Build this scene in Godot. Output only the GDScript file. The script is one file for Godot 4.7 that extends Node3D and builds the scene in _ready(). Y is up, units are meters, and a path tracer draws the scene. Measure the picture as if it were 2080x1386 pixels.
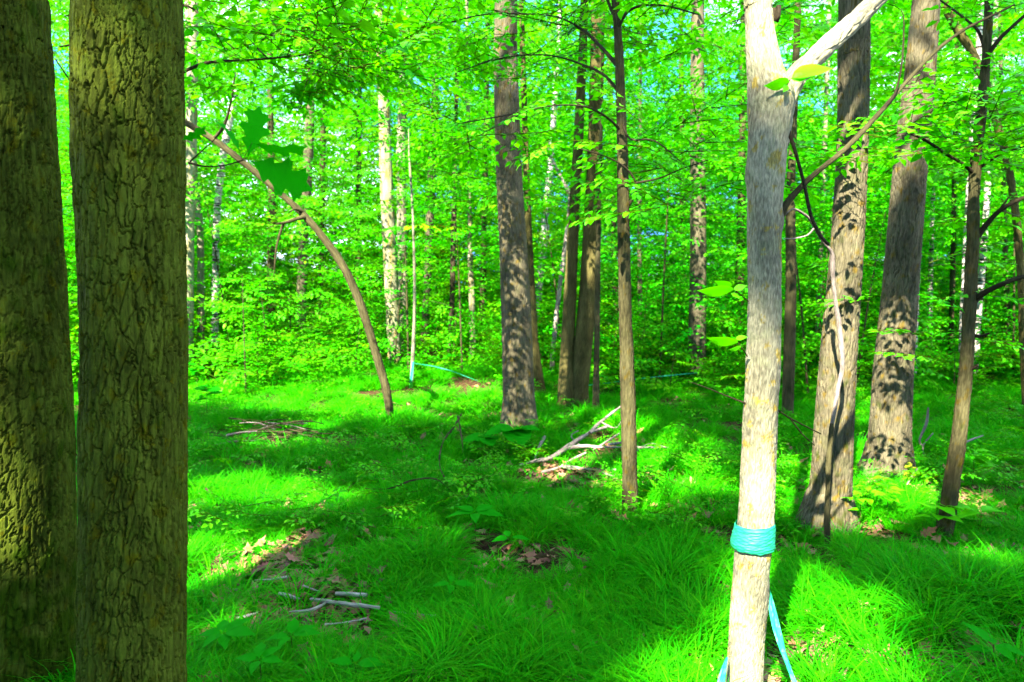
extends Node3D
# Deciduous woodland in early summer: two oak trunks close by, a sedge floor with dappled sun, a sapling wound with teal tape.

const F := 1386.0            # focal length in photo pixels
const CX := 1040.0
const CY := 693.0
var eye := Vector3(0, 1.6, 0)
var view := Basis(Vector3.RIGHT, deg_to_rad(-4.0))
var sun := Vector3(-0.46, 0.95, 0.90).normalized()
var rng := RandomNumberGenerator.new()
var soft := FastNoiseLite.new()      # smooth noise, one unit per lump
var cell := FastNoiseLite.new()      # bark plates
var counts := {}
var M := {}
var tubes := []                      # [point, radius]: lines towards the sun kept free of canopy leaves
var sprays := []
var far_sprays := []
var canopy_sprays := []
var landmarks := []
var columns := []                    # [px, py0, py1, half width, depth] of trunks that stay in view
var canopy := {}                     # tree node -> list of spray places
var canopy_trees := []

# ------------------------------------------------------------------ places
func ray(px, py) -> Vector3:
	return view * Vector3((px - CX) / F, -(py - CY) / F, -1.0)

func at(px, py, depth) -> Vector3:
	return eye + ray(px, py) * depth

func at_z(px, py, z) -> Vector3:
	var r := ray(px, py)
	return eye + r * (z / r.z)

func look(p: Vector3) -> Vector3:            # pixel x, pixel y, depth
	var c: Vector3 = view.inverse() * (p - eye)
	return Vector3(CX - c.x / c.z * F, CY + c.y / c.z * F, -c.z)

func height(x: float, z: float) -> float:
	var d := Vector2(x, z).length()
	var h := 0.05 * soft.get_noise_2d(x * 0.7, z * 0.7) + 0.02 * soft.get_noise_2d(x * 3.0 + 40.0, z * 3.0)
	h += 0.10 * exp(-(pow(x - 5.0, 2) + pow(z + 5.9, 2)) / 0.5)          # root mound
	h += 0.22 * exp(-(pow((x + 0.6) / 1.6, 2) + pow((z + 11.3) / 0.8, 2)))  # low bank
	h += 0.16 * soft.get_noise_2d(x * 0.12, z * 0.12 + 9.0) * smoothstep(9.0, 25.0, d)
	return h

func on_ground(px, py) -> Vector3:
	var r := ray(px, py)
	var t: float = -eye.y / minf(r.y, -0.01)
	for i in 12:
		var p := eye + r * t
		t += (height(p.x, p.z) - p.y) / minf(r.y, -0.01) * 0.8
	return eye + r * t

func rnd(a: float, b: float) -> float:
	return rng.randf_range(a, b)

# ------------------------------------------------------------------ nodes
func numbered(called: String, parent: Node) -> String:
	var key := str(parent.get_instance_id()) + called
	counts[key] = counts.get(key, -1) + 1
	return called if counts[key] == 0 else "%s_%03d" % [called, counts[key]]

func tag(o: Node, label := "", category := "", group := "", kind := "") -> Node:
	if label: o.set_meta("label", label)
	if category: o.set_meta("category", category)
	if group: o.set_meta("group", group)
	if kind: o.set_meta("kind", kind)
	return o

func thing(called: String, label: String, category: String, base: Vector3, group := "") -> Node3D:
	var o := Node3D.new()
	o.name = numbered(called, self)
	add_child(o, true)
	o.position = base
	tag(o, label, category, group)
	return o

func part(parent: Node3D, called: String, mesh: Mesh, mat: Material) -> MeshInstance3D:   # mesh in world coordinates
	var o := MeshInstance3D.new()
	o.name = numbered(called, parent)
	o.mesh = mesh
	o.material_override = mat
	parent.add_child(o, true)
	var off := Vector3.ZERO
	var n: Node = parent
	while n != self:
		off -= (n as Node3D).position
		n = n.get_parent()
	o.position = off
	return o

func put(parent: Node3D, called: String, mesh: Mesh, mat: Material, t: Transform3D) -> MeshInstance3D:   # mesh in its own axes
	var o := part(parent, called, mesh, mat)
	o.transform = Transform3D(t.basis, t.origin + o.position)
	return o

func scatter(parent: Node3D, called: String, meshes: Array, mat: Material, list: Array) -> void:   # list of [Transform3D, Color]
	if list.is_empty():
		return
	var use := meshes if list.size() > 40 * meshes.size() else [meshes[list.size() % meshes.size()]]
	var each := ceili(float(list.size()) / use.size())
	for k in use.size():
		var some := list.slice(k * each, (k + 1) * each)
		if some.is_empty():
			continue
		var mm := MultiMesh.new()
		mm.transform_format = MultiMesh.TRANSFORM_3D
		mm.use_colors = true
		mm.mesh = use[k]
		mm.instance_count = some.size()
		for i in some.size():
			mm.set_instance_transform(i, some[i][0])
			mm.set_instance_color(i, some[i][1])
		var o := MultiMeshInstance3D.new()
		o.name = numbered(called, parent)
		o.multimesh = mm
		o.material_override = mat
		parent.add_child(o, true)
		o.position = -parent.position if parent != self else Vector3.ZERO
		o.set_meta("kind", "stuff")

# ------------------------------------------------------------------ meshes
func surface(v: PackedVector3Array, ix: PackedInt32Array, c = null, n = null, uv = null) -> ArrayMesh:
	var a := []
	a.resize(Mesh.ARRAY_MAX)
	a[Mesh.ARRAY_VERTEX] = v
	a[Mesh.ARRAY_INDEX] = ix
	if c != null: a[Mesh.ARRAY_COLOR] = c
	if n != null: a[Mesh.ARRAY_NORMAL] = n
	if uv != null: a[Mesh.ARRAY_TEX_UV] = uv
	var m := ArrayMesh.new()
	m.add_surface_from_arrays(Mesh.PRIMITIVE_TRIANGLES, a)
	return m

func spline(p: Array, t: float) -> Vector4:    # Catmull-Rom through Vector4 points, t in 0..size-1
	var i := clampi(int(t), 0, p.size() - 2)
	var u := t - i
	var a: Vector4 = p[maxi(i - 1, 0)]
	var b: Vector4 = p[i]
	var c: Vector4 = p[i + 1]
	var d: Vector4 = p[mini(i + 2, p.size() - 1)]
	return 0.5 * ((2.0 * b) + (c - a) * u + (2.0 * a - 5.0 * b + 4.0 * c - d) * u * u + (3.0 * b - a - 3.0 * c + d) * u * u * u)

# A trunk or branch through Vector4(x, y, z, radius) points. kind: plate, ridge, flake, smooth.
func tube(p: Array, n: int, step: float, kind := "smooth", amp := 0.0, size := 0.05, fine_to := 999.0, lichen := 0.0, bumps := [], moss := 0.0) -> ArrayMesh:
	var rows: Array[Vector4] = []
	for i in p.size() - 1:
		var gap: Vector4 = p[i + 1] - p[i]
		var st: float = step if p[i].y < fine_to else maxf(step, 0.25)
		var k := maxi(1, ceili(Vector3(gap.x, gap.y, gap.z).length() / st))
		for j in k:
			rows.append(spline(p, i + float(j) / k))
	rows.append(p[-1])
	var nr := rows.size()
	var v := PackedVector3Array()
	var c := PackedColorArray()
	var uv := PackedVector2Array()
	v.resize(nr * (n + 1)); c.resize(v.size()); uv.resize(v.size())
	var side := Vector3.ZERO
	var s := 0.0
	var rmax := 0.0
	for q in p: rmax = maxf(rmax, q.w)
	var turns := maxf(1.0, roundf(TAU * rmax / 0.30))
	var off: float = p[0].x * 7.3 + p[0].z * 3.1
	for i in nr:
		var q := rows[i]
		var o := Vector3(q.x, q.y, q.z)
		var qa := rows[maxi(i - 1, 0)]
		var qb := rows[mini(i + 1, nr - 1)]
		var along := Vector3(qb.x - qa.x, qb.y - qa.y, qb.z - qa.z)
		along = along.normalized() if along.length() > 1e-6 else Vector3.UP
		if side == Vector3.ZERO:
			side = (Vector3.RIGHT if absf(along.x) < 0.9 else Vector3.FORWARD)
		side = (side - along * side.dot(along)).normalized()
		var other := side.cross(along)
		if i: s += (o - Vector3(qa.x, qa.y, qa.z)).length() if i > 0 else 0.0
		for j in n + 1:
			var a := TAU * j / n
			var d := side * cos(a) + other * sin(a)
			var r := q.w
			var x := cos(a) * q.w
			var z := sin(a) * q.w
			var h := 0.0
			match kind:
				"plate":
					var wx := 0.30 * soft.get_noise_3d(x * 22.0 + off, s * 14.0, z * 22.0) + 0.07 * soft.get_noise_3d(x * 80.0 + off, s * 60.0, z * 80.0)
					var e := cell.get_noise_3d(x / size + wx, s * 0.30 / size + wx * 1.2 + off, z / size) + 1.0
					var e2 := cell.get_noise_3d(x / size * 1.6 + 7.0 + wx, s * 0.9 / size + off + wx, z / size * 1.6 + wx) + 1.0
					var ridge := absf(soft.get_noise_3d(x / size * 0.7 + wx, s * 0.07 / size + off, z / size * 0.7))
					h = (smoothstep(0.0, 0.085, e) - 1.0) * amp + (smoothstep(0.0, 0.035, e2) - 1.0) * amp * 0.25 + (smoothstep(0.0, 0.07, ridge) - 1.0) * amp * 0.9
					h += soft.get_noise_3d(x * 14.0, s * 8.0 + off, z * 14.0) * amp * 0.3 + soft.get_noise_3d(x * 110.0, s * 170.0 + off, z * 110.0) * amp * 0.07
				"ridge":
					var w2 := 0.5 * soft.get_noise_3d(x * 9.0 + off, s * 5.0, z * 9.0)
					var g := absf(soft.get_noise_3d(x / size + w2, s * 0.07 / size + off, z / size + w2))
					var g2 := cell.get_noise_3d(x / size * 0.8 + w2, s * 0.25 / size + off, z / size * 0.8) + 1.0
					h = (smoothstep(0.0, 0.20, g) - 1.0) * amp + (smoothstep(0.0, 0.12, g2) - 1.0) * amp * 0.5
					h += soft.get_noise_3d(x * 90.0, s * 40.0 + off, z * 90.0) * amp * 0.2
				"flake":
					var g3 := cell.get_noise_3d(x / size, s * 0.3 / size + off, z / size) + 1.0
					h = (smoothstep(0.0, 0.2, g3) - 1.0) * amp + soft.get_noise_3d(x * 60.0, s * 20.0 + off, z * 60.0) * amp * 0.5
					h += soft.get_noise_3d(x * 9.0, s * 4.0 + off, z * 9.0) * 0.004
				_:
					h = soft.get_noise_3d(x * 9.0 + off, s * 2.0, z * 9.0) * q.w * 0.12
			for b in bumps:        # [point, size, amount]
				var gap: float = ((o + d * q.w) - (b[0] as Vector3)).length() / b[1]
				if gap < 2.5: h += b[2] * exp(-gap * gap)
			v[i * (n + 1) + j] = o + d * (r + h)
			var tone: float = 0.80 + 0.35 * soft.get_noise_3d(x * 7.0 + off, s * 2.5, z * 7.0) + 0.22 * soft.get_noise_3d(x * 70.0, s * 30.0 + off, z * 70.0)
			var col := Color(tone, tone, tone)
			if lichen > 0.0:
				var l := smoothstep(0.62 - lichen, 0.85 - lichen * 0.8, soft.get_noise_3d(x * 16.0 + off * 2.0, s * 12.0, z * 16.0) + 0.35 * soft.get_noise_3d(x * 90.0, s * 90.0, z * 90.0))
				col = col.lerp(Color(0.95, 0.72, 0.08), l * 0.75)
				var l2 := smoothstep(0.30, 0.42, soft.get_noise_3d(x * 11.0 + 31.0, s * 9.0 + off, z * 11.0) + 0.3 * soft.get_noise_3d(x * 110.0, s * 110.0, z * 110.0))
				col = col.lerp(Color(0.72, 0.86, 0.62), l2 * minf(1.0, lichen * 2.2))
			if moss > 0.0:
				var up := smoothstep(0.9, 0.0, o.y) * moss + 0.25 * moss
				var ms := smoothstep(0.35, 0.75, up + 0.6 * soft.get_noise_3d(x * 13.0, s * 8.0 + off, z * 13.0))
				col = col.lerp(Color(0.30, 0.52, 0.05), ms * 0.8)
			c[i * (n + 1) + j] = col.clamp()
			uv[i * (n + 1) + j] = Vector2(turns * j / n, s / 0.9)
	var nm := PackedVector3Array()
	nm.resize(v.size())
	for i in nr:
		for j in n + 1:
			var l := v[i * (n + 1) + (j - 1 if j > 0 else n - 1)]
			var r2 := v[i * (n + 1) + (j + 1 if j < n else 1)]
			var up2 := v[mini(i + 1, nr - 1) * (n + 1) + j] - v[maxi(i - 1, 0) * (n + 1) + j]
			nm[i * (n + 1) + j] = up2.cross(r2 - l).normalized()
	# outward check
	var first := Vector3(rows[nr / 2].x, rows[nr / 2].y, rows[nr / 2].z)
	var flip := (v[(nr / 2) * (n + 1)] - first).dot(nm[(nr / 2) * (n + 1)]) < 0.0
	if flip:
		for k in nm.size(): nm[k] = -nm[k]
	var ix := PackedInt32Array()
	ix.resize((nr - 1) * n * 6 + n * 3)
	var w := 0
	for i in nr - 1:
		for j in n:
			var a0 := i * (n + 1) + j
			var b0 := a0 + 1
			var c0 := a0 + n + 1
			var d0 := c0 + 1
			if not flip:
				ix[w] = a0; ix[w + 1] = b0; ix[w + 2] = c0; ix[w + 3] = b0; ix[w + 4] = d0; ix[w + 5] = c0
			else:
				ix[w] = a0; ix[w + 1] = c0; ix[w + 2] = b0; ix[w + 3] = b0; ix[w + 4] = c0; ix[w + 5] = d0
			w += 6
	# closed tip
	v.append(Vector3(rows[-1].x, rows[-1].y, rows[-1].z)); c.append(Color(0.9, 0.85, 0.75)); uv.append(Vector2.ZERO)
	nm.append((Vector3(rows[-1].x, rows[-1].y, rows[-1].z) - Vector3(rows[-2].x, rows[-2].y, rows[-2].z)).normalized())
	for j in n:
		var a1 := (nr - 1) * (n + 1) + j
		ix[w] = a1; ix[w + 1] = v.size() - 1; ix[w + 2] = a1 + 1
		if not flip: ix[w + 1] = a1 + 1; ix[w + 2] = v.size() - 1
		w += 3
	return surface(v, ix, c, nm, uv)

func px_path(list: Array, z: float) -> Array:       # [px, py, width px(, dz)] -> Vector4 points in the upright plane z
	var out := []
	for q in list:
		var zz: float = z + (q[3] if q.size() > 3 else 0.0)
		var p := at_z(q[0], q[1], zz)
		var dist := look(p).z
		out.append(Vector4(p.x, p.y, p.z, q[2] * 0.5 * dist / F * cos(atan((q[0] - CX) / F))))
	return out

func leaf_into(v: PackedVector3Array, ix: PackedInt32Array, c: PackedColorArray, o: Vector3, dir: Vector3, up: Vector3, len: float, wide: float, col: Color, full := true) -> void:
	var s := dir.cross(up).normalized()
	var n := s.cross(dir).normalized()
	var b := v.size()
	v.append(o)
	if full:
		v.append(o + dir * len * 0.34 + s * wide * 0.5 + n * wide * 0.12)
		v.append(o + dir * len * 0.36)
		v.append(o + dir * len * 0.34 - s * wide * 0.5 + n * wide * 0.12)
		v.append(o + dir * len * 0.68 + s * wide * 0.36 - n * len * 0.02)
		v.append(o + dir * len * 0.70 - n * len * 0.06)
		v.append(o + dir * len * 0.68 - s * wide * 0.36 - n * len * 0.02)
		v.append(o + dir * len - n * len * 0.16)
		for t in [[0, 1, 2], [0, 2, 3], [1, 4, 5], [1, 5, 2], [2, 5, 6], [2, 6, 3], [4, 7, 5], [5, 7, 6]]:
			for k in t: ix.append(b + k)
		for k in 8: c.append(col)
	else:
		v.append(o + dir * len * 0.45 + s * wide * 0.5 + n * wide * 0.08)
		v.append(o + dir * len - n * len * 0.1)
		v.append(o + dir * len * 0.45 - s * wide * 0.5 + n * wide * 0.08)
		for t in [[0, 1, 2], [0, 2, 3]]:
			for k in t: ix.append(b + k)
		for k in 4: c.append(col)

func twig_into(v: PackedVector3Array, ix: PackedInt32Array, c: PackedColorArray, a: Vector3, b: Vector3, r: float, col: Color) -> void:
	var d := (b - a).normalized()
	var s := d.cross(Vector3.UP if absf(d.y) < 0.9 else Vector3.RIGHT).normalized()
	var t := s.cross(d)
	var k0 := v.size()
	for k in 3:
		var w := s * cos(TAU * k / 3.0) + t * sin(TAU * k / 3.0)
		v.append(a + w * r)
		v.append(b + w * r * 0.5)
		c.append(col); c.append(col)
	for k in 3:
		var m := (k + 1) % 3
		for q in [k * 2, k * 2 + 1, m * 2, m * 2, k * 2 + 1, m * 2 + 1]: ix.append(k0 + q)

# A leafy twig along +x, lying about flat: length 1 m at scale 1 is `size`
func make_spray(size: float, leaf: float, pairs: int, full: bool) -> ArrayMesh:
	var v := PackedVector3Array()
	var ix := PackedInt32Array()
	var c := PackedColorArray()
	var bark := Color(0.5, 0.16, 0.45)
	var axes := [[Vector3.ZERO, Vector3(1, 0.05, 0), size]]
	for k in 4:
		var o := Vector3(size * (0.12 + 0.19 * k), 0.0, 0)
		var sg := 1.0 if k % 2 else -1.0
		axes.append([o, Vector3(0.7, rnd(-0.12, 0.16), sg * rnd(0.6, 0.95)).normalized(), size * rnd(0.42, 0.66) * (1.0 - 0.1 * k)])
	for ax in axes:
		var o: Vector3 = ax[0]
		var d: Vector3 = ax[1].normalized()
		var l: float = ax[2]
		twig_into(v, ix, c, o, o + d * l * 0.95, size * 0.007, bark)
		var n := maxi(2, roundi(pairs * l / size))
		for i in n:
			var q: Vector3 = o + d * l * (0.25 + 0.75 * (i + rnd(0.1, 0.6)) / n) + Vector3(0, -0.02 * size * i / n, 0)
			var sg2 := 1.0 if i % 2 else -1.0
			var yaw: float = sg2 * rnd(0.5, 1.15)
			if i == n - 1: yaw = rnd(-0.2, 0.2)
			var dir: Vector3 = d.rotated(Vector3.UP, yaw)
			dir.y -= rnd(0.0, 0.45)
			var up := Vector3(rnd(-0.4, 0.4), 1.0, rnd(-0.4, 0.4)).normalized()
			var len := leaf * rnd(0.65, 1.15)
			var g := rnd(0.68, 1.0)
			leaf_into(v, ix, c, q, dir.normalized(), up, len, len * rnd(0.5, 0.64), Color(g * rnd(0.6, 1.0), g, g * 0.8), full)
	return surface(v, ix, c)

func make_tuft(blades: int, long: float, spread: float) -> ArrayMesh:
	var v := PackedVector3Array()
	var ix := PackedInt32Array()
	var c := PackedColorArray()
	var lean := Vector3(rnd(-1, 1), 0, rnd(-1, 1)) * 0.25
	for k in blades:
		var a := rnd(0, TAU)
		var root := Vector3(cos(a), 0, sin(a)) * spread * sqrt(rng.randf())
		var out := (Vector3(cos(a + rnd(-0.7, 0.7)), 0, sin(a + rnd(-0.7, 0.7))) + lean).normalized()
		var l := long * rnd(0.55, 1.15)
		var th := rnd(0.15, 0.75)          # lean from upright at the root
		var bend := rnd(0.9, 2.1)
		var w := rnd(0.0018, 0.0034) * long / 0.24
		var across := out.cross(Vector3.UP)
		var p := root
		var b0 := v.size()
		var g := rnd(0.6, 1.0)
		var col := Color(g * rnd(0.2, 1.0), g, g * 0.7)
		if rng.randf() < 0.025: col = Color(1.0, 0.75, 1.0)
		for i in 5:
			var u := i / 4.0
			var ww := w * (1.0 - 0.92 * u * u)
			v.append(p + across * ww); v.append(p - across * ww)
			c.append(col); c.append(col)
			var ang := th + bend * (u + 0.12)
			p += (out * sin(ang) + Vector3.UP * cos(ang)) * l / 4.0
			if i < 4:
				for q in [0, 1, 2, 2, 1, 3]: ix.append(b0 + i * 2 + q)
	return surface(v, ix, c)

func outline_leaf(half: Array, bend: float, fold: float, curl := 0.0) -> ArrayMesh:   # leaf of length 1 along +x, flat in xz, from half outline points
	var poly := PackedVector2Array()
	for q in half: poly.append(Vector2(q[0], q[1]))
	for i in range(half.size() - 2, 0, -1): poly.append(Vector2(half[i][0], -half[i][1]))
	# slice the outline into strips so that it can bend
	var st := SurfaceTool.new()
	st.begin(Mesh.PRIMITIVE_TRIANGLES)
	var n := 12
	for i in n:
		for sgn in [0, 1]:
			var box := PackedVector2Array([Vector2(float(i) / n, 0 if sgn else -1), Vector2((i + 1.0) / n, 0 if sgn else -1), Vector2((i + 1.0) / n, 1 if sgn else 0), Vector2(float(i) / n, 1 if sgn else 0)])
			for piece in Geometry2D.intersect_polygons(poly, box):
				var tri := Geometry2D.triangulate_polygon(piece)
				for k in tri.size():
					var q: Vector2 = piece[tri[k]]
					var vein := 1.0 - 0.25 * exp(-absf(q.y) * 60.0)
					st.set_color(Color(vein, 1.0 if vein > 0.9 else 1.0, vein))
					st.set_smooth_group(1)
					st.add_vertex(Vector3(q.x, -bend * q.x * q.x + fold * absf(q.y) + curl * sin(q.x * 7.0) * q.y + 0.02 * sin(q.x * 23.0) * absf(q.y), q.y))
	st.index()
	st.generate_normals()
	return st.commit()

func frame(dir: Vector3, up: Vector3, scale: float) -> Basis:      # x along dir, y near up
	var x := dir.normalized()
	var z := x.cross(up).normalized()
	var y := z.cross(x)
	return Basis(x, y, z).scaled_local(Vector3.ONE * scale)

# ------------------------------------------------------------------ materials
func paint(linear: Color, rough := 0.8) -> StandardMaterial3D:
	var m := StandardMaterial3D.new()
	m.albedo_color = linear.linear_to_srgb()
	m.roughness = rough
	m.vertex_color_use_as_albedo = true
	return m

func noise_image(size: int, freq: float, octaves: int, seed_: int, lo: float, hi: float, kind := FastNoiseLite.TYPE_SIMPLEX) -> ImageTexture:
	var n := FastNoiseLite.new()
	n.seed = seed_
	n.noise_type = kind
	n.frequency = freq
	n.fractal_octaves = octaves
	n.fractal_gain = 0.6
	var im := n.get_seamless_image(size, size)
	im.convert(Image.FORMAT_RGB8)
	var data := im.get_data()
	for i in data.size(): data[i] = int(255.0 * lerpf(lo, hi, data[i] / 255.0))
	return ImageTexture.create_from_image(Image.create_from_data(size, size, false, Image.FORMAT_RGB8, data))

func materials() -> void:
	var grain := noise_image(512, 0.03, 5, 3, 0.0, 1.0)
	var shade := noise_image(512, 0.014, 5, 8, 0.62, 1.0)
	for q in [["pale_stick", Color(0.46, 0.44, 0.36), 0.2], ["oak_bark", Color(0.070, 0.098, 0.009), 0.25], ["grey_bark", Color(0.115, 0.104, 0.064), 0.3], ["pale_bark", Color(0.280, 0.272, 0.180), 0.2],
			["brown_bark", Color(0.066, 0.062, 0.028), 0.3], ["dark_bark", Color(0.06, 0.05, 0.03), 0.4], ["birch_bark", Color(0.38, 0.37, 0.35), 0.2], ["olive_bark", Color(0.10, 0.09, 0.03), 0.4], ["dead_wood", Color(0.33, 0.28, 0.25), 0.3]]:
		var m := paint(q[1], 0.88)
		m.albedo_texture = shade
		m.heightmap_enabled = true
		m.heightmap_texture = grain
		m.heightmap_scale = q[2]
		m.uv1_scale = Vector3(2.0, 0.8, 1)
		m.metallic_specular = 0.12
		M[q[0]] = m
	M.pale_bark.uv1_scale = Vector3(3, 2.6, 1)
	M.birch_bark.albedo_texture = bands()
	M.birch_bark.uv1_scale = Vector3(1, 1.2, 1)
	var leaf := paint(Color(0.085, 0.46, 0.002), 0.45)
	leaf.backlight_enabled = true
	leaf.backlight = Color(1.0, 1.0, 0.25)
	leaf.metallic_specular = 0.2
	M.leaf = leaf
	var sedge := paint(Color(0.050, 0.33, 0.001), 0.6)
	sedge.backlight_enabled = true
	sedge.backlight = Color(0.85, 0.9, 0.2)
	sedge.metallic_specular = 0.12
	M.sedge = sedge
	var oakleaf := paint(Color(0.008, 0.24, 0.002), 0.7)
	oakleaf.backlight_enabled = true
	oakleaf.backlight = Color(1, 1, 0.2)
	oakleaf.metallic_specular = 0.12
	M.oak_leaf = oakleaf
	M.litter = paint(Color(0.17, 0.080, 0.050), 0.8)
	M.moss = paint(Color(0.30, 0.36, 0.02), 0.95)
	var tape := paint(Color(0.001, 0.30, 0.145), 0.6)
	tape.backlight_enabled = true
	tape.backlight = Color(0.5, 0.75, 0.7)
	M.tape = tape
	var soil := paint(Color(0.075, 0.045, 0.022), 0.95)
	soil.albedo_texture = noise_image(512, 0.02, 5, 21, 0.35, 1.0)
	soil.uv1_triplanar = true
	soil.uv1_world_triplanar = true
	soil.uv1_scale = Vector3.ONE * 0.9
	soil.heightmap_enabled = true
	soil.heightmap_texture = grain
	soil.heightmap_scale = 2.0
	soil.metallic_specular = 0.1
	M.litter.metallic_specular = 0.15
	M.moss.metallic_specular = 0.1
	M.soil = soil

func bands() -> ImageTexture:            # birch: pale, with dark horizontal dashes
	var im := Image.create(256, 512, false, Image.FORMAT_RGB8)
	im.fill(Color(0.95, 0.94, 0.93))
	var r := RandomNumberGenerator.new()
	r.seed = 5
	for k in 260:
		var y := r.randi_range(0, 508)
		var w := r.randi_range(8, 60)
		var h := r.randi_range(1, 5)
		var g := r.randf_range(0.12, 0.55)
		im.fill_rect(Rect2i(r.randi_range(0, 256 - w), y, w, h), Color(g, g, g * 0.95))
	for k in 5:
		im.fill_rect(Rect2i(0, r.randi_range(0, 480), 256, r.randi_range(8, 26)), Color(0.2, 0.19, 0.18))
	return ImageTexture.create_from_image(im)

# ------------------------------------------------------------------ trees
# A tree from photo pixels: o = {name, label, z or base [px, py], path [[px, py, width]...] from the ground up, bark, kind, amp, size, n, step, top, ...}
func tree(o: Dictionary) -> Node3D:
	var z: float = o.z
	var low: Array = o.path[0]
	var path := px_path(o.path, z)
	var base := Vector3(path[0].x, height(path[0].x, path[0].z), path[0].z)
	if o.get("to_ground", true):
		var below: Vector4 = path[0]
		var lean: Vector4 = path[1] - path[0] if path.size() > 1 else Vector4(0, 1, 0, 0)
		var k: float = clampf((base.y - 0.08 - below.y) / maxf(lean.y, 0.05), -3.0, 0.0)
		base.x += lean.x * k
		base.y = height(base.x, base.z)
		if below.y - base.y > 0.02:
			path.push_front(Vector4(base.x, base.y - 0.08, below.z, below.w * o.get("flare", 1.12)))
		else:
			path[0].y = minf(path[0].y, base.y - 0.03)
	# above the frame
	var top: Vector4 = path[-1]
	var grow: float = o.get("top", 12.0)
	if grow > top.y + 0.5:
		var before: Vector4 = path[-2]
		var dir := Vector3(top.x - before.x, top.y - before.y, top.z - before.z).normalized()
		var up: float = grow - top.y
		path.append(Vector4(top.x + dir.x * up * 0.4, top.y + up * 0.5, top.z, top.w * 0.75))
		path.append(Vector4(top.x + dir.x * up * 0.5, grow, top.z, top.w * 0.22))
	var t := thing(o.name, o.label, o.get("category", "tree"), base, o.get("group", ""))
	part(t, "trunk", tube(path, o.get("n", 20), o.get("step", 0.12), o.get("kind", "ridge"), o.get("amp", 0.008), o.get("size", 0.05), o.get("fine_to", 4.0), o.get("lichen", 0.0), o.get("bumps", []), o.get("moss", 0.0)), M[o.bark])
	var d := look(base).z
	for i in o.path.size() - 1:
		var a: Array = o.path[i]
		var b: Array = o.path[i + 1]
		columns.append([minf(a[0], b[0]) - a[2] * 0.5, maxf(a[0], b[0]) + a[2] * 0.5, minf(a[1], b[1]), maxf(a[1], b[1]), d, o.get("keep", 0.75)])
	landmarks.append([low[0], low[1], o.get("short", o.label)])
	if o.get("crown", false):
		var leaves := []
		for k in 12:
			var py := rnd(-60.0, 430.0)
			var px := float(low[0])
			for i in o.path.size() - 1:
				if py <= o.path[i][1] and py >= o.path[i + 1][1]: px = lerpf(o.path[i][0], o.path[i + 1][0], (o.path[i][1] - py) / (o.path[i][1] - o.path[i + 1][1]))
			var c := at_z(px, py, z + rnd(-0.8, 1.2))
			fan(leaves, c + Vector3(rnd(-1.4, 1.4), 0, 0), rnd(0.5, 0.9), 9, rnd(0.9, 1.3), Color(1, 1, 1), -9.0, 0.5)
		scatter(t, "crown", sprays, M.leaf, leaves)
	if o.get("canopy", false): canopy_trees.append([t, base, path[-1]])
	return t

func limb(t: Node3D, called: String, list: Array, z: float, bark := "grey_bark", kind := "smooth", n := 10, step := 0.04, amp := 0.003) -> MeshInstance3D:
	return part(t, called, tube(px_path(list, z), n, step, kind, amp, 0.03), M[bark])

func tint(lo := 0.8, hi := 1.15) -> Color:
	var g := rnd(lo, hi)
	return Color(g * rnd(0.55, 1.3), g, g)

func spray_at(p: Vector3, yaw: float, tilt: float, scale: float) -> Transform3D:
	var b := Basis(Vector3.UP, yaw) * Basis(Vector3.FORWARD, rnd(-tilt, tilt * 0.6)) * Basis(Vector3.RIGHT, rnd(-tilt, tilt))
	return Transform3D(b.scaled_local(Vector3.ONE * scale), p)

func hidden_trunk(p: Vector3, pad: float) -> bool:          # would foliage here cover a trunk that the photo shows?
	var q := look(p)
	if q.z < 0.5:
		return false
	var r := pad / q.z * F
	for c in columns:
		if q.z < c[4] + 0.3 and q.x > c[0] - r and q.x < c[1] + r and q.y > c[2] - r and q.y < c[3] + r:
			if rng.randf() < c[5]: return true
	return false

# a flat fan of leafy twigs round a point
func fan(list: Array, c: Vector3, radius: float, n: int, scale: float, tone := Color(1, 1, 1), pad := 0.25, tilt := 0.45) -> void:
	var lean := Vector3(rnd(-0.25, 0.25), 1, rnd(-0.25, 0.25)).normalized()
	for i in n:
		var a := rnd(0, TAU)
		var r := radius * sqrt(rng.randf())
		var p := c + Vector3(cos(a) * r, 0, sin(a) * r)
		p.y += -(lean.x * (p.x - c.x) + lean.z * (p.z - c.z)) + rnd(-0.1, 0.1) - 0.10 * r
		if hidden_trunk(p, pad * scale): continue
		if p.y < height(p.x, p.z) + 0.05: p.y = height(p.x, p.z) + rnd(0.08, 0.35)
		list.append([spray_at(p, -a + rnd(-0.8, 0.8), tilt, scale * rnd(0.75, 1.2)), tint() * tone])

var used := {}

func told(words: String) -> String:          # a second one of the same words stands farther back
	used[words] = used.get(words, 0) + 1
	return words + ["", ", farther back", ", farthest back", ", last and dimmest"][mini(used[words], 4) - 1]

func where(px: float, py: float) -> String:          # words for a place, by the nearest landmark
	var best := 1e9
	var words := ""
	for l in landmarks:
		var d := Vector2(px - l[0], (py - l[1]) * 0.6).length()
		if d < best:
			best = d
			words = ("just left of " if px < l[0] - 12 else "just right of " if px > l[0] + 12 else "in line with ") + l[2]
	return words

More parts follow.
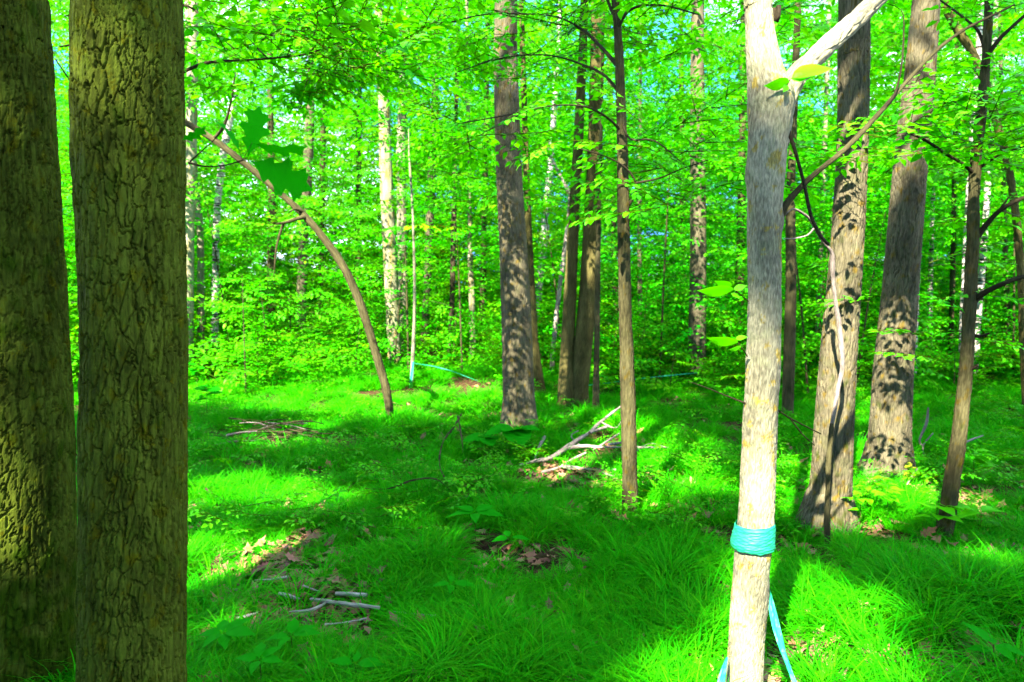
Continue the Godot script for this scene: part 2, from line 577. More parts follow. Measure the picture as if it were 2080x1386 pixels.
# ------------------------------------------------------------------ build
func _ready() -> void:
	rng.seed = 11
	soft.noise_type = FastNoiseLite.TYPE_SIMPLEX_SMOOTH
	soft.frequency = 1.0
	soft.fractal_type = FastNoiseLite.FRACTAL_NONE
	soft.seed = 4
	cell.noise_type = FastNoiseLite.TYPE_CELLULAR
	cell.cellular_return_type = FastNoiseLite.RETURN_DISTANCE2_SUB
	cell.cellular_jitter = 1.0
	cell.fractal_type = FastNoiseLite.FRACTAL_NONE
	cell.frequency = 1.0
	cell.seed = 9

	var cam := Camera3D.new()
	cam.name = "camera"
	cam.fov = 53.13
	cam.near = 0.05
	cam.far = 400.0
	var lens := CameraAttributesPhysical.new()
	lens.frustum_focal_length = 24.0
	lens.frustum_focus_distance = 2.9
	lens.frustum_near = 0.05
	lens.frustum_far = 400.0
	lens.exposure_aperture = 3.4
	cam.attributes = lens
	cam.transform = Transform3D(view, eye)
	add_child(cam)
	cam.current = true

	var env := Environment.new()
	env.background_mode = Environment.BG_SKY
	env.tonemap_mode = Environment.TONE_MAPPER_LINEAR
	env.tonemap_exposure = 13.0
	env.sdfgi_enabled = true
	env.ssao_enabled = true
	env.ssil_enabled = true
	var sm := ProceduralSkyMaterial.new()
	sm.sky_top_color = Color(0.022, 0.075, 0.26).linear_to_srgb()
	sm.sky_horizon_color = Color(0.035, 0.11, 0.32).linear_to_srgb()
	sm.sky_curve = 0.3
	sm.ground_horizon_color = Color(0.05, 0.12, 0.04).linear_to_srgb()
	sm.ground_bottom_color = Color(0.03, 0.06, 0.02).linear_to_srgb()
	sm.sun_angle_max = 12.0
	var cl := FastNoiseLite.new()
	cl.seed = 14
	cl.frequency = 0.012
	cl.fractal_octaves = 5
	var cover := cl.get_seamless_image(512, 256)
	cover.convert(Image.FORMAT_RGBA8)
	for y in 256:
		for x in 512:
			var g := cover.get_pixel(x, y).r
			cover.set_pixel(x, y, Color(1, 1, 1, smoothstep(0.44, 0.60, g)))
	sm.sky_cover = ImageTexture.create_from_image(cover)
	sm.sky_cover_modulate = Color(1, 1, 0.97, 0.6)
	var sky := Sky.new()
	sky.sky_material = sm
	env.sky = sky
	var we := WorldEnvironment.new()
	we.name = "world"
	we.environment = env
	add_child(we)

	var light := DirectionalLight3D.new()
	light.name = "sun"
	light.light_energy = 1.6
	light.light_color = Color(1.0, 0.95, 0.86)
	light.light_angular_distance = 0.5
	light.shadow_enabled = true
	add_child(light)
	light.look_at_from_position(sun * 50.0, Vector3.ZERO, Vector3.UP)

	materials()
	for k in 5: sprays.append(make_spray(0.55, 0.070 + 0.010 * k, 8 - k / 2, true))
	for k in 4: far_sprays.append(make_spray(0.6, 0.12, 5, false))
	for k in 3: canopy_sprays.append(make_spray(0.9, 0.17, 6, false))

	ground()
	big_trees()
	back_trees()
	clear_light()
	shade_canopy()
	understory()
	grass()
	dead_wood()
	tape()
	plants()

func ground() -> void:
	var v := PackedVector3Array()
	var n := PackedVector3Array()
	var ix := PackedInt32Array()
	var rings := 130
	var spokes := 128
	for i in rings + 1:
		var r := 0.0 if i == 0 else 0.35 * pow(1.0498, i) - 0.2
		for j in spokes:
			var a := TAU * j / spokes
			var x := cos(a) * r
			var z := sin(a) * r - 3.0
			v.append(Vector3(x, height(x, z), z))
			n.append(Vector3(height(x - 0.1, z) - height(x + 0.1, z), 0.2, height(x, z - 0.1) - height(x, z + 0.1)).normalized())
	for i in rings:
		for j in spokes:
			var a := i * spokes + j
			var b := i * spokes + (j + 1) % spokes
			for q in [a, a + spokes, b, b, a + spokes, b + spokes]: ix.append(q)
	var o := MeshInstance3D.new()
	o.name = "ground"
	o.mesh = surface(v, ix, null, n)
	o.material_override = M.soil
	tag(o, "dark leaf-strewn forest soil under the sedge", "ground", "", "structure")
	add_child(o, true)

func big_trees() -> void:
	# the two oaks close by on the left
	var zo := -2.2
	var oak := tree({"name": "oak_tree", "z": zo, "bark": "oak_bark", "kind": "plate", "amp": 0.0125, "size": 0.029, "n": 400, "step": 0.0038, "fine_to": 2.65, "top": 14.0, "lichen": 0.17, "moss": 0.2, "canopy": true,
		"label": "thick oak trunk with cracked bark plates and a twig of lobed leaves on its right", "short": "the big cracked oak trunk",
		"bumps": [[at_z(386, 625, zo), 0.028, 0.017], [at_z(380, 335, zo), 0.018, 0.010], [at_z(150, 290, zo), 0.03, 0.006]],
		"path": [[270, 1500, 232], [270, 1386, 224], [272, 1000, 224], [274, 700, 222], [269, 500, 224], [263, 300, 234], [260, 0, 232], [258, -250, 226]]})
	var twig := part(oak, "twig", tube(px_path([[383, 331, 6, 0.02], [415, 338, 3.5, 0.06], [455, 336, 3, 0.08], [492, 326, 3.5, 0.1]], zo), 6, 0.01), M.dark_bark)
	part(oak, "twig", tube(px_path([[386, 328, 4, 0.02], [415, 302, 2.5, 0.05], [438, 280, 2, 0.06], [455, 252, 1.5, 0.05]], zo), 6, 0.01), M.dark_bark)
	var half := [[0.0, 0.008], [0.1, 0.03], [0.2, 0.10], [0.29, 0.21], [0.34, 0.24], [0.37, 0.15], [0.47, 0.22], [0.55, 0.37], [0.59, 0.32], [0.63, 0.33], [0.64, 0.17], [0.74, 0.22], [0.82, 0.33], [0.84, 0.24], [0.88, 0.24], [0.88, 0.10], [1.0, 0.0]]
	var flat_leaf := outline_leaf(half, 0.10, 0.10, 0.05)
	var bent_leaf := outline_leaf(half, 0.30, 0.16, 0.10)
	for q in [[503, 320, 530, 206, 0.02, 0.05, 1.0, 0], [488, 312, 447, 214, 0.12, 1.2, 0.85, 1], [512, 290, 632, 334, 0.04, 1.25, 0.9, 1], [505, 325, 640, 392, 0.05, 0.15, 1.0, 0], [368, 284, 420, 272, 0.10, 0.9, 1.0, 1]]:
		var a := at_z(q[0], q[1], zo + q[4])
		var b := at_z(q[2], q[3], zo + q[4] + 0.03)
		var dir := b - a
		var face := (eye - a).normalized().rotated(dir.normalized(), q[5])
		put(oak, "leaf", flat_leaf if q[7] == 0 else bent_leaf, M.oak_leaf, Transform3D(frame(dir, face, dir.length() * q[6] * 0.92) * Basis.from_scale(Vector3(1, 1, 0.8)), a))
		part(oak, "leaf_stalk", tube([Vector4(at_z(492, 326, zo + 0.1).x, at_z(492, 326, zo + 0.1).y, zo + 0.1, 0.001), Vector4(a.x, a.y, a.z, 0.0008)], 5, 0.02), M.olive_bark) if q[0] > 400 else null
	tree({"name": "oak_tree", "z": -2.62, "bark": "oak_bark", "kind": "plate", "amp": 0.0125, "size": 0.032, "n": 320, "step": 0.005, "fine_to": 2.8, "top": 15.0, "lichen": 0.10, "moss": 0.75, "canopy": true,
		"label": "darker oak trunk cut off by the left edge of the view, behind the cracked oak", "short": "the dark oak at the left edge",
		"path": [[36, 1500, 262], [38, 1386, 250], [40, 1000, 240], [33, 800, 240], [22, 600, 240], [8, 300, 232], [-8, 0, 226], [-20, -250, 220]]})
	# centre and right
	tree({"name": "maple_tree", "z": -7.7, "bark": "grey_bark", "kind": "ridge", "amp": 0.010, "size": 0.040, "n": 110, "step": 0.022, "fine_to": 5.4, "top": 15.0, "lichen": 0.16, "canopy": true, "keep": 0.97, "moss": 0.15,
		"label": "tall straight grey-brown trunk with furrowed bark standing alone in the middle of the glade", "short": "the furrowed trunk in the middle",
		"path": [[1056, 888, 106], [1055, 864, 82], [1054, 825, 69], [1053, 780, 64], [1047, 600, 60], [1041, 480, 56], [1034, 350, 53], [1029, 200, 51], [1027, 100, 49], [1028, -40, 46]]})
	var fork := tree({"name": "forked_tree", "z": -9.7, "bark": "olive_bark", "kind": "ridge", "amp": 0.007, "size": 0.04, "n": 64, "step": 0.05, "fine_to": 6.5, "top": 15.0, "keep": 0.97, "canopy": true, "moss": 0.2,
		"label": "tree with two olive-brown stems joined at the foot, right of the central trunk", "short": "the two-stemmed tree",
		"path": [[1168, 830, 74], [1170, 800, 52], [1181, 730, 40], [1194, 600, 37], [1201, 480, 35], [1207, 350, 32], [1211, 200, 29], [1213, 50, 26], [1214, -40, 25]]})
	part(fork, "second_stem", tube(px_path([[1148, 832, 40, 0.1], [1149, 800, 34, 0.1], [1152, 720, 29], [1158, 600, 26], [1165, 450, 23], [1173, 320, 21], [1180, 180, 19], [1186, 40, 17], [1190, -200, 13], [1192, -500, 6]], -9.7), 40, 0.06, "ridge", 0.006, 0.04), M.olive_bark)
	var sap := tree({"name": "ironwood_tree", "z": -4.75, "bark": "brown_bark", "kind": "flake", "amp": 0.003, "size": 0.02, "n": 64, "step": 0.016, "fine_to": 4.4, "top": 6.5, "lichen": 0.08, "keep": 0.97,
		"label": "slender grey-brown tree with leafy branches high up, standing before the forked fallen branch", "short": "the slender tree before the fallen branch",
		"path": [[1279, 1052, 38], [1280, 1030, 33], [1279, 950, 31], [1275, 800, 31], [1271, 650, 27], [1267, 500, 26], [1265, 350, 23], [1263, 250, 21], [1258, 120, 18], [1250, 0, 16], [1244, -60, 15]]})
	for b in [[[1256, 135, 9], [1225, 100, 7, -0.1], [1185, 62, 5, -0.25], [1130, 34, 4, -0.5], [1060, 28, 3, -0.7], [980, 30, 3, -0.8], [900, 46, 2, -0.9], [800, 40, 2, -1.0]],
			[[1262, 195, 8], [1230, 155, 6, -0.1], [1180, 130, 4, -0.3], [1110, 112, 3, -0.5], [1020, 118, 3, -0.7], [930, 146, 2, -0.9]],
			[[1264, 268, 7], [1235, 240, 5, 0.1], [1190, 217, 4, 0.25], [1120, 215, 3, 0.4], [1030, 234, 3, 0.6], [940, 250, 2, 0.8]],
			[[1276, 418, 8], [1290, 395, 6, 0.05], [1291, 370, 5, 0.1], [1270, 340, 4, 0.15], [1230, 318, 3, 0.2], [1170, 300, 2, 0.3]],
			[[1291, 372, 5, 0.1], [1340, 362, 4, 0.1], [1380, 345, 3, 0.15], [1440, 325, 2, 0.2]],
			[[1262, 240, 6], [1280, 282, 4, 0.1], [1330, 286, 3, 0.2], [1390, 335, 2, 0.3]],
			[[1254, 60, 8], [1280, 20, 6, 0.1], [1340, 10, 4, 0.2], [1420, 30, 3, 0.3]],
			[[1252, 40, 7], [1236, 5, 6], [1226, -40, 5]]]:
		part(sap, "branch", tube(px_path(b, -4.75), 7, 0.05), M.dark_bark)
	var fol := []
	for q in [[1000, 40, -5.5], [920, 60, -5.7], [840, 55, -5.8], [1080, 60, -5.4], [1130, 70, -5.2], [960, 150, -5.7], [1040, 130, -5.5], [1110, 110, -5.4], [1200, 40, -5.1], [1330, 20, -4.8], [1390, 50, -4.7], [940, 250, -4.2],
			[760, 60, -6.0], [700, 110, -6.1], [880, 130, -5.9], [1330, 285, -4.8], [1400, 330, -4.7], [1060, 350, -5.3], [1170, 300, -4.7], [800, 140, -6.1], [1020, 10, -5.2], [1420, 20, -4.6], [1390, 390, -4.5], [860, 0, -6.0]]:
		fan(fol, at(q[0], q[1], -q[2]), 0.42, 8, 1.0, Color(1, 1, 1), 0.03, 0.5)
	scatter(sap, "foliage", [sprays[0], sprays[1]], M.leaf, fol)

	# the pale tree wound with tape
	var za := -2.52
	var a := tree({"name": "taped_tree", "z": za, "bark": "pale_bark", "kind": "flake", "amp": 0.0022, "size": 0.015, "n": 200, "step": 0.006, "fine_to": 2.75, "top": 8.0, "lichen": 0.13, "canopy": true,
		"label": "pale scaly-barked young tree wound with teal tape, forking near the top of the view", "short": "the tree wound with teal tape",
		"bumps": [[at_z(1512, 355, za), 0.05, 0.010], [at_z(1590, 190, za), 0.07, 0.02], [at_z(1585, 450, za), 0.03, 0.012]],
		"path": [[1500, 1600, 82], [1511, 1386, 76], [1526, 1180, 75], [1535, 1060, 75], [1543, 900, 73], [1549, 760, 71], [1553, 620, 70], [1553, 500, 70], [1554, 400, 74], [1558, 300, 82], [1562, 215, 90], [1552, 140, 72], [1544, 70, 61], [1540, 0, 58], [1538, -150, 55]]})
	limb(a, "limb", [[1572, 290, 60, -0.02], [1592, 205, 54, -0.03], [1618, 155, 46, -0.05], [1655, 118, 42, -0.08], [1700, 75, 42, -0.12], [1750, 30, 41, -0.17], [1800, -20, 40, -0.22], [1950, -170, 34, -0.3]], za, "pale_bark", "flake", 72, 0.008, 0.0035)
	limb(a, "branch", [[1575, 470, 26], [1585, 440, 20], [1602, 408, 16, -0.02], [1650, 358, 13, -0.06], [1720, 300, 12, -0.12], [1790, 226, 11, -0.2], [1840, 168, 9, -0.27], [1900, 105, 8, -0.35], [1960, 60, 7, -0.42], [2060, 10, 5, -0.5]], za, "brown_bark", "smooth", 14, 0.03)
	limb(a, "branch", [[1792, 222, 8, -0.2], [1818, 190, 6, -0.22], [1832, 130, 5, -0.24], [1836, 60, 4, -0.26], [1830, 20, 2, -0.27], [1780, 0, 2, -0.27]], za, "dark_bark", "smooth", 8, 0.03)
	limb(a, "dead_branch", [[1590, 245, 11], [1605, 275, 9, 0.02], [1622, 330, 8, 0.04], [1635, 380, 8, 0.05], [1648, 440, 8, 0.06], [1668, 480, 8, 0.06], [1684, 498, 6, 0.06]], za, "dark_bark", "smooth", 9, 0.02)
	limb(a, "twig", [[1578, 832, 5, -0.03], [1605, 850, 4, -0.1], [1640, 868, 3.5, -0.2], [1668, 882, 2.5, -0.3]], za, "brown_bark", "smooth", 7, 0.02)
	limb(a, "twig", [[1605, 850, 3.5, -0.1], [1630, 882, 3, -0.15], [1655, 905, 2, -0.25]], za, "brown_bark", "smooth", 7, 0.02)
	limb(a, "twig", [[1520, 822, 5], [1480, 806, 3, 0.03], [1430, 786, 2.5, 0.08], [1398, 775, 1.5, 0.1]], za, "dark_bark", "smooth", 7, 0.02)
	limb(a, "broken_stub", [[1570, 20, 16, 0.0], [1578, 40, 15, 0.02], [1582, 12, 12, 0.02]], za, "dark_bark", "smooth", 9, 0.02)
	var ovate := [[0.0, 0.0], [0.05, 0.05], [0.15, 0.17], [0.3, 0.25], [0.45, 0.255], [0.6, 0.21], [0.75, 0.13], [0.88, 0.055], [1.0, 0.0]]
	var oval := outline_leaf(ovate, 0.22, 0.22, 0.06)
	var oval_flat := outline_leaf(ovate, 0.06, 0.10, 0.04)
	for q in [[1607, 160, 1692, 124, 0.9, 1.15], [1606, 160, 1648, 152, 0.5, 1.0], [1604, 166, 1555, 176, 0.7, 1.0], [1600, 172, 1592, 186, 0.3, 1.0],
			[1492, 588, 1420, 594, 1.0, 1.0], [1487, 580, 1452, 573, 0.9, 1.0], [1490, 588, 1517, 580, 0.4, 1.0], [1485, 595, 1503, 606, 0.9, 1.0],
			[1500, 696, 1438, 690, 1.0, 1.0], [1494, 688, 1518, 684, 0.6, 1.0], [1506, 705, 1482, 712, 1.0, 1.0]]:
		var p0 := at_z(q[0], q[1], za + 0.09)
		var p1 := at_z(q[2], q[3], za + 0.11)
		var face := (eye - p0).normalized().rotated((p1 - p0).normalized(), -q[4])
		put(a, "leaf", oval if q[5] > 1.05 else oval_flat, M.leaf, Transform3D(frame(p1 - p0, face, (p1 - p0).length() * 1.05), p0))
	limb(a, "twig", [[1582, 200, 4, 0.0], [1596, 178, 3, 0.07], [1606, 160, 2, 0.09]], za, "olive_bark", "smooth", 6, 0.01)
	limb(a, "twig", [[1520, 612, 3, 0.03], [1503, 598, 2.4, 0.08], [1490, 586, 2, 0.09]], za, "olive_bark", "smooth", 6, 0.01)
	limb(a, "twig", [[1518, 724, 3, 0.03], [1508, 708, 2.4, 0.08], [1496, 692, 2, 0.09]], za, "olive_bark", "smooth", 6, 0.01)

	# two big trunks behind it
	tree({"name": "maple_tree", "z": -4.65, "bark": "grey_bark", "kind": "ridge", "amp": 0.010, "size": 0.04, "n": 150, "step": 0.013, "fine_to": 4.3, "top": 14.0, "lichen": 0.17, "canopy": true, "keep": 1.0, "moss": 0.2,
		"label": "grey flaring trunk with sun flecks and a dead branch leaning on it", "short": "the sun-flecked flaring trunk",
		"path": [[1680, 1078, 160], [1682, 1050, 126], [1685, 1010, 102], [1688, 980, 88], [1695, 850, 82], [1705, 700, 77], [1717, 550, 71], [1727, 400, 68], [1733, 250, 66], [1735, 100, 68], [1737, -60, 66]]})
	var moss_tree := tree({"name": "maple_tree", "z": -5.9, "bark": "grey_bark", "kind": "ridge", "amp": 0.011, "size": 0.042, "n": 150, "step": 0.016, "fine_to": 5.2, "top": 15.0, "lichen": 0.10, "canopy": true, "keep": 1.0, "moss": 0.2,
		"label": "widest trunk on the right, furrowed grey bark with yellow moss cushions at its foot", "short": "the wide trunk with moss at its foot",
		"path": [[1800, 978, 156], [1803, 948, 120], [1806, 910, 100], [1808, 880, 90], [1815, 750, 84], [1828, 600, 77], [1840, 450, 74], [1853, 300, 71], [1869, 150, 66], [1882, 0, 60], [1886, -50, 58]]})
	for q in [[1826, 968, 0.075], [1848, 958, 0.06], [1838, 944, 0.045], [1852, 974, 0.05], [1814, 980, 0.04]]:
		var c := at_z(q[0], q[1], -5.9 + 0.17)
		part(moss_tree, "moss_cushion", blob(c, q[2]), M.moss)
	for q in [[[1845, 965, 40], [1870, 985, 26, 0.1], [1895, 1002, 14, 0.2], [1915, 1012, 6, 0.3]], [[1765, 965, 34, 0.05], [1745, 985, 22, 0.15], [1722, 1000, 8, 0.25]]]:
		part(moss_tree, "root", tube(px_path(q, -5.9), 14, 0.03, "ridge", 0.006, 0.04), M.grey_bark)
	# slim tree at the right
	var r := tree({"name": "ironwood_tree", "z": -4.4, "bark": "brown_bark", "kind": "flake", "amp": 0.003, "size": 0.02, "n": 60, "step": 0.016, "fine_to": 4.2, "top": 7.0, "lichen": 0.08, "canopy": true, "keep": 0.95, "moss": 0.3,
		"label": "slim dark leaning tree with bare forks near the right edge of the view", "short": "the slim dark tree near the right edge",
		"bumps": [[at_z(1980, 690, -4.35), 0.03, 0.01]],
		"path": [[1914, 1112, 42], [1917, 1090, 38], [1931, 1000, 36], [1946, 900, 34], [1958, 800, 31], [1966, 700, 29], [1971, 600, 29], [1976, 500, 28], [1981, 350, 25], [1992, 250, 23], [2003, 130, 21], [2010, 0, 19], [2014, -60, 18]]})
	for b in [[[1978, 612, 17], [1995, 598, 15, 0.05], [2030, 580, 13, 0.15], [2090, 560, 11, 0.25], [2200, 545, 8, 0.4]], [[1985, 480, 16], [2005, 455, 13, 0.05], [2035, 425, 11, 0.12], [2090, 398, 10, 0.2], [2180, 375, 7, 0.3]],
			[[1990, 475, 8], [2020, 440, 6, 0.1], [2050, 400, 5, 0.15]], [[1978, 352, 12], [1955, 332, 9, 0.05], [1920, 312, 8, 0.12], [1885, 288, 7, 0.18], [1850, 272, 4, 0.22]],
			[[2003, 118, 12], [2030, 80, 10, 0.05], [2070, 42, 9, 0.1], [2140, -20, 7, 0.2]], [[2001, 100, 10], [1985, 60, 7, -0.05], [1950, 30, 5, -0.1], [1910, 0, 4, -0.15]],
			[[1974, 680, 11], [1990, 684, 8, 0.05], [2010, 677, 6, 0.1]], [[1968, 752, 12], [1978, 748, 9, 0.04], [1986, 742, 6, 0.06]], [[1985, 345, 8], [2030, 315, 6, 0.1], [2090, 295, 5, 0.2]]]:
		part(r, "branch", tube(px_path(b, -4.4), 9, 0.03), M.dark_bark)
	var rf := []
	for q in [[1850, 270, 4.0], [1810, 285, 4.1], [1900, 240, 4.3], [1940, 290, 4.2], [1870, 330, 4.0], [2030, 260, 4.0], [2060, 330, 4.0], [2000, 210, 4.5], [1930, 330, 4.4], [1960, 210, 4.6], [2070, 150, 4.2], [2040, 440, 4.4], [2075, 220, 3.9], [1830, 520, 5.0],
			[1850, 620, 4.9], [1790, 640, 4.6], [1840, 180, 4.6], [2060, 60, 4.2], [1720, 180, 4.2], [1760, 290, 4.3], [1700, 340, 4.3], [2050, 620, 4.6], [1910, 690, 5.0]]:
		fan(rf, at(q[0], q[1], q[2]), 0.28, 6, 0.8, Color(1, 1, 1), 0.0, 0.35)
	scatter(r, "foliage", [sprays[2], sprays[3]], M.leaf, rf)
	# overhanging branches upper left, from a tree behind the oak
	var m := tree({"name": "young_maple_tree", "z": -5.2, "bark": "dark_bark", "kind": "smooth", "n": 14, "step": 0.1, "top": 5.5, "keep": 0.0,
		"label": "young maple hidden behind the big oak, its leafy branches reaching out at upper left", "short": "the maple behind the oak",
		"path": [[225, 985, 26], [222, 700, 22], [228, 400, 19], [230, 150, 15], [226, -60, 12]]})
	for b in [[[232, 210, 12], [300, 180, 10], [385, 140, 8, 0.1], [430, 126, 7, 0.15], [520, 121, 5, 0.2], [620, 110, 4, 0.25], [690, 85, 3, 0.3]], [[228, 60, 10], [300, 20, 8, 0.1], [380, 12, 5, 0.2], [430, 60, 4, 0.2], [476, 100, 3, 0.2]],
			[[545, 119, 4, 0.2], [520, 95, 3, 0.15], [500, 60, 2, 0.1], [560, 40, 2, 0.0]], [[620, 110, 3, 0.25], [640, 60, 2, 0.2], [615, 30, 2, 0.1]], [[240, 120, 9], [180, 90, 6, 0.1], [120, 95, 4, 0.2]], [[236, 300, 7], [160, 190, 5, 0.1], [112, 120, 3, 0.2]]]:
		part(m, "branch", tube(px_path(b, -5.2), 7, 0.05), M.dark_bark)
	var mf := []
	for q in [[420, 40, 5.2], [500, 60, 5.0], [560, 30, 5.1], [600, 90, 4.9], [660, 50, 4.9], [700, 100, 4.8], [520, 110, 4.8], [640, 130, 4.8], [450, 100, 5.0], [400, 90, 5.0], [740, 30, 4.9], [720, 160, 4.9], [580, 150, 4.9], [480, 10, 5.2], [620, 10, 5.2], [130, 110, 4.9], [120, 40, 4.9], [125, 330, 5.4], [770, 100, 5.0]]:
		fan(mf, at(q[0], q[1], q[2]), 0.36, 7, 1.0, Color(1, 1, 1), 0.0, 0.55)
	scatter(m, "foliage", [sprays[4], sprays[0]], M.leaf, mf)

func blob(c: Vector3, r: float) -> ArrayMesh:
	var s := SphereMesh.new()
	s.radius = r
	s.height = r * 1.5
	s.radial_segments = 40
	s.rings = 24
	var a := s.get_mesh_arrays()
	var v: PackedVector3Array = a[Mesh.ARRAY_VERTEX]
	for i in v.size():
		var d := v[i]
		var k := 1.0 + 0.3 * soft.get_noise_3d(d.x * 14 + c.x, d.y * 14 + c.y, d.z * 14) + 0.10 * soft.get_noise_3d(d.x * 120, d.y * 120, d.z * 120)
		v[i] = c + d * k
	a[Mesh.ARRAY_VERTEX] = v
	a[Mesh.ARRAY_TANGENT] = null
	var col := PackedColorArray()
	for i in v.size():
		var g := 0.75 + 0.5 * soft.get_noise_3d(v[i].x * 60, v[i].y * 60, v[i].z * 60)
		col.append(Color(g, g, g).clamp())
	return surface(v, a[Mesh.ARRAY_INDEX], col, a[Mesh.ARRAY_NORMAL])

func back_trees() -> void:
	var T := func(name_, z_, bark_, label_, short_, path_, more := {}):
		var d := {"name": name_, "z": -z_, "bark": bark_, "label": label_, "short": short_, "path": path_, "n": 22, "step": 0.12, "kind": "ridge", "amp": 0.01, "size": 0.06, "fine_to": 9.0, "top": 13.0, "keep": 0.8, "crown": z_ > 8.3}
		d.merge(more, true)
		d.keep = minf(d.keep, 0.9) * 0.6
		return d
	var lean = tree(T.call("leaning_tree", 8.2, "brown_bark", "dead grey stem arching over to the upper left until it passes behind the cracked oak", "the arching dead stem", [[795, 872, 17.8], [786, 800, 17.8], [770, 740, 17.8], [746, 660, 17.8], [721, 590, 17.8], [690, 530, 17.0], [650, 475, 16.1], [610, 430, 15.3], [560, 385, 14.4], [500, 335, 14.4], [440, 288, 14.4], [375, 248, 14.4], [300, 205, 13.6], [220, 150, 12.8], [150, 95, 11.0]], {"top": 0.0, "n": 36, "step": 0.05, "amp": 0.006, "keep": 0.97}))
	for b in [[[622, 440, 12], [605, 444, 9, 0.1], [580, 452, 7, 0.2], [560, 455, 3, 0.3]], [[618, 432, 8], [600, 425, 6, 0.1], [590, 430, 3, 0.2]], [[575, 455, 6, 0.2], [562, 500, 5, 0.2], [556, 560, 2, 0.2]], [[432, 283, 8], [455, 255, 6, 0.1], [470, 200, 5, 0.2], [478, 140, 4, 0.3]]]:
		limb(lean, "broken_branch", b, -8.2, "brown_bark", "smooth", 8, 0.05)
	tree(T.call("maple_tree", 15.0, "pale_bark", "pale sunlit trunk with yellow lichen, left of the central trunk and far back", "the pale lichened trunk", [[803, 800, 34], [802, 740, 28], [798, 650, 28], [791, 500, 28], [784, 350, 27], [779, 200, 23], [772, 60, 20]], {"lichen": 0.35, "keep": 0.9, "n": 32}))
	tree(T.call("maple_tree", 19.0, "pale_bark", "thin whitish trunk standing close behind the pale lichened trunk", "the whitish trunk behind the lichened one", [[822, 760, 22], [818, 560, 20], [815, 400, 20], [815, 300, 20], [820, 150, 18], [826, 40, 16]]))
	tree(T.call("maple_tree", 18.0, "grey_bark", "thin grey trunk partly veiled by leaves, midway between the lichened trunk and the central one", "the veiled grey trunk", [[862, 780, 18], [862, 700, 17], [867, 600, 15], [871, 500, 16], [875, 400, 18], [879, 300, 16], [886, 130, 14]]))
	tree(T.call("sapling", 11.0, "pale_bark", "thin pale sapling stem with a strip of teal tape hanging down it", "the thin pale stem with tape", [[834, 818, 9], [838, 740, 8], [842, 600, 6], [839, 450, 5], [832, 330, 4]], {"category": "sapling", "top": 4.2, "n": 12, "kind": "smooth", "keep": 0.9}))
	tree(T.call("maple_tree", 16.0, "dark_bark", "narrow dark stem among leaves, left of the central trunk", "the narrow dark stem", [[911, 780, 12], [913, 720, 10], [918, 620, 11], [922, 430, 11], [925, 300, 9]]))
	tree(T.call("maple_tree", 16.5, "pale_bark", "short-looking sunlit stem with yellowish bark just left of the central trunk", "the yellowish stem", [[963, 780, 15], [961, 715, 14], [958, 600, 13], [955, 520, 11], [953, 380, 9]], {"lichen": 0.25}))
	tree(T.call("maple_tree", 17.5, "brown_bark", "brown stem between the yellowish stem and the central trunk", "the brown stem", [[976, 790, 15], [978, 700, 14], [982, 560, 13], [985, 380, 12], [988, 200, 11]]))
	tree(T.call("maple_tree", 10.5, "olive_bark", "thin olive trunk standing close behind the right side of the central trunk", "the thin olive trunk", [[1101, 822, 30], [1096, 780, 21], [1086, 700, 18], [1078, 560, 16], [1072, 430, 14], [1066, 250, 12]], {"keep": 0.95, "n": 30}))
	tree(T.call("birch_tree", 20.0, "birch_bark", "dark birch with whitish bands, seen between the central trunk and the two-stemmed tree", "the banded birch", [[1070, 800, 15], [1082, 700, 15], [1095, 580, 14], [1105, 480, 17], [1112, 400, 15], [1119, 320, 13], [1130, 150, 11]], {"kind": "smooth"}))
	tree(T.call("sapling", 13.0, "dead_wood", "pale thin stem with a slight bend, left of the two-stemmed tree", "the bent pale stem", [[1117, 810, 11], [1122, 740, 10], [1129, 650, 9], [1140, 560, 9], [1150, 480, 8], [1156, 400, 8], [1130, 340, 6], [1112, 310, 5]], {"top": 0.0, "kind": "smooth", "n": 14, "category": "sapling", "keep": 0.9}))
	tree(T.call("sapling", 9.3, "brown_bark", "straight bare pole-like stem just right of the two-stemmed tree", "the pole-like stem", [[1210, 840, 15], [1211, 780, 13], [1213, 650, 12], [1214, 550, 11], [1216, 450, 10], [1220, 300, 7]], {"top": 7.0, "kind": "smooth", "n": 20, "category": "sapling", "keep": 0.95}))
	tree(T.call("maple_tree", 13.0, "grey_bark", "tall trunk half hidden by leaves, between the slender tree and the taped tree", "the half-hidden tall trunk", [[1414, 880, 44], [1415, 800, 38], [1416, 700, 37], [1418, 550, 34], [1418, 400, 33], [1417, 250, 31], [1417, 100, 28], [1418, -20, 26]], {"keep": 0.85, "n": 40, "step": 0.06}))
	tree(T.call("maple_tree", 17.0, "brown_bark", "dark trunk showing just left of the taped tree's upper half", "the dark trunk beside the taped tree", [[1500, 760, 21], [1503, 560, 19], [1507, 400, 18], [1509, 200, 16]]))
	tree(T.call("maple_tree", 8.6, "brown_bark", "shaded brown trunk seen close behind the taped tree on its right", "the shaded trunk behind the taped tree", [[1596, 905, 30], [1600, 830, 25], [1604, 700, 25], [1607, 560, 23], [1606, 400, 20], [1612, 250, 16]], {"n": 36, "step": 0.06, "keep": 0.95}))
	tree(T.call("sapling", 13.5, "pale_bark", "pale sunlit stem between the taped tree and the sun-flecked trunk", "the pale stem in the gap", [[1651, 865, 16], [1657, 760, 14], [1663, 640, 12], [1668, 500, 11]], {"kind": "smooth", "category": "sapling"}))
	var dia = tree(T.call("leaning_tree", 9.0, "olive_bark", "grey trunk leaning left in a curve from the right edge of the view", "the curved trunk at the right edge", [[2088, 850, 22], [2080, 700, 19], [2072, 520, 18], [2056, 380, 18], [2034, 280, 18], [1986, 130, 19], [1946, 60, 20], [1912, -5, 20]], {"n": 30, "step": 0.06, "top": 6.0}))
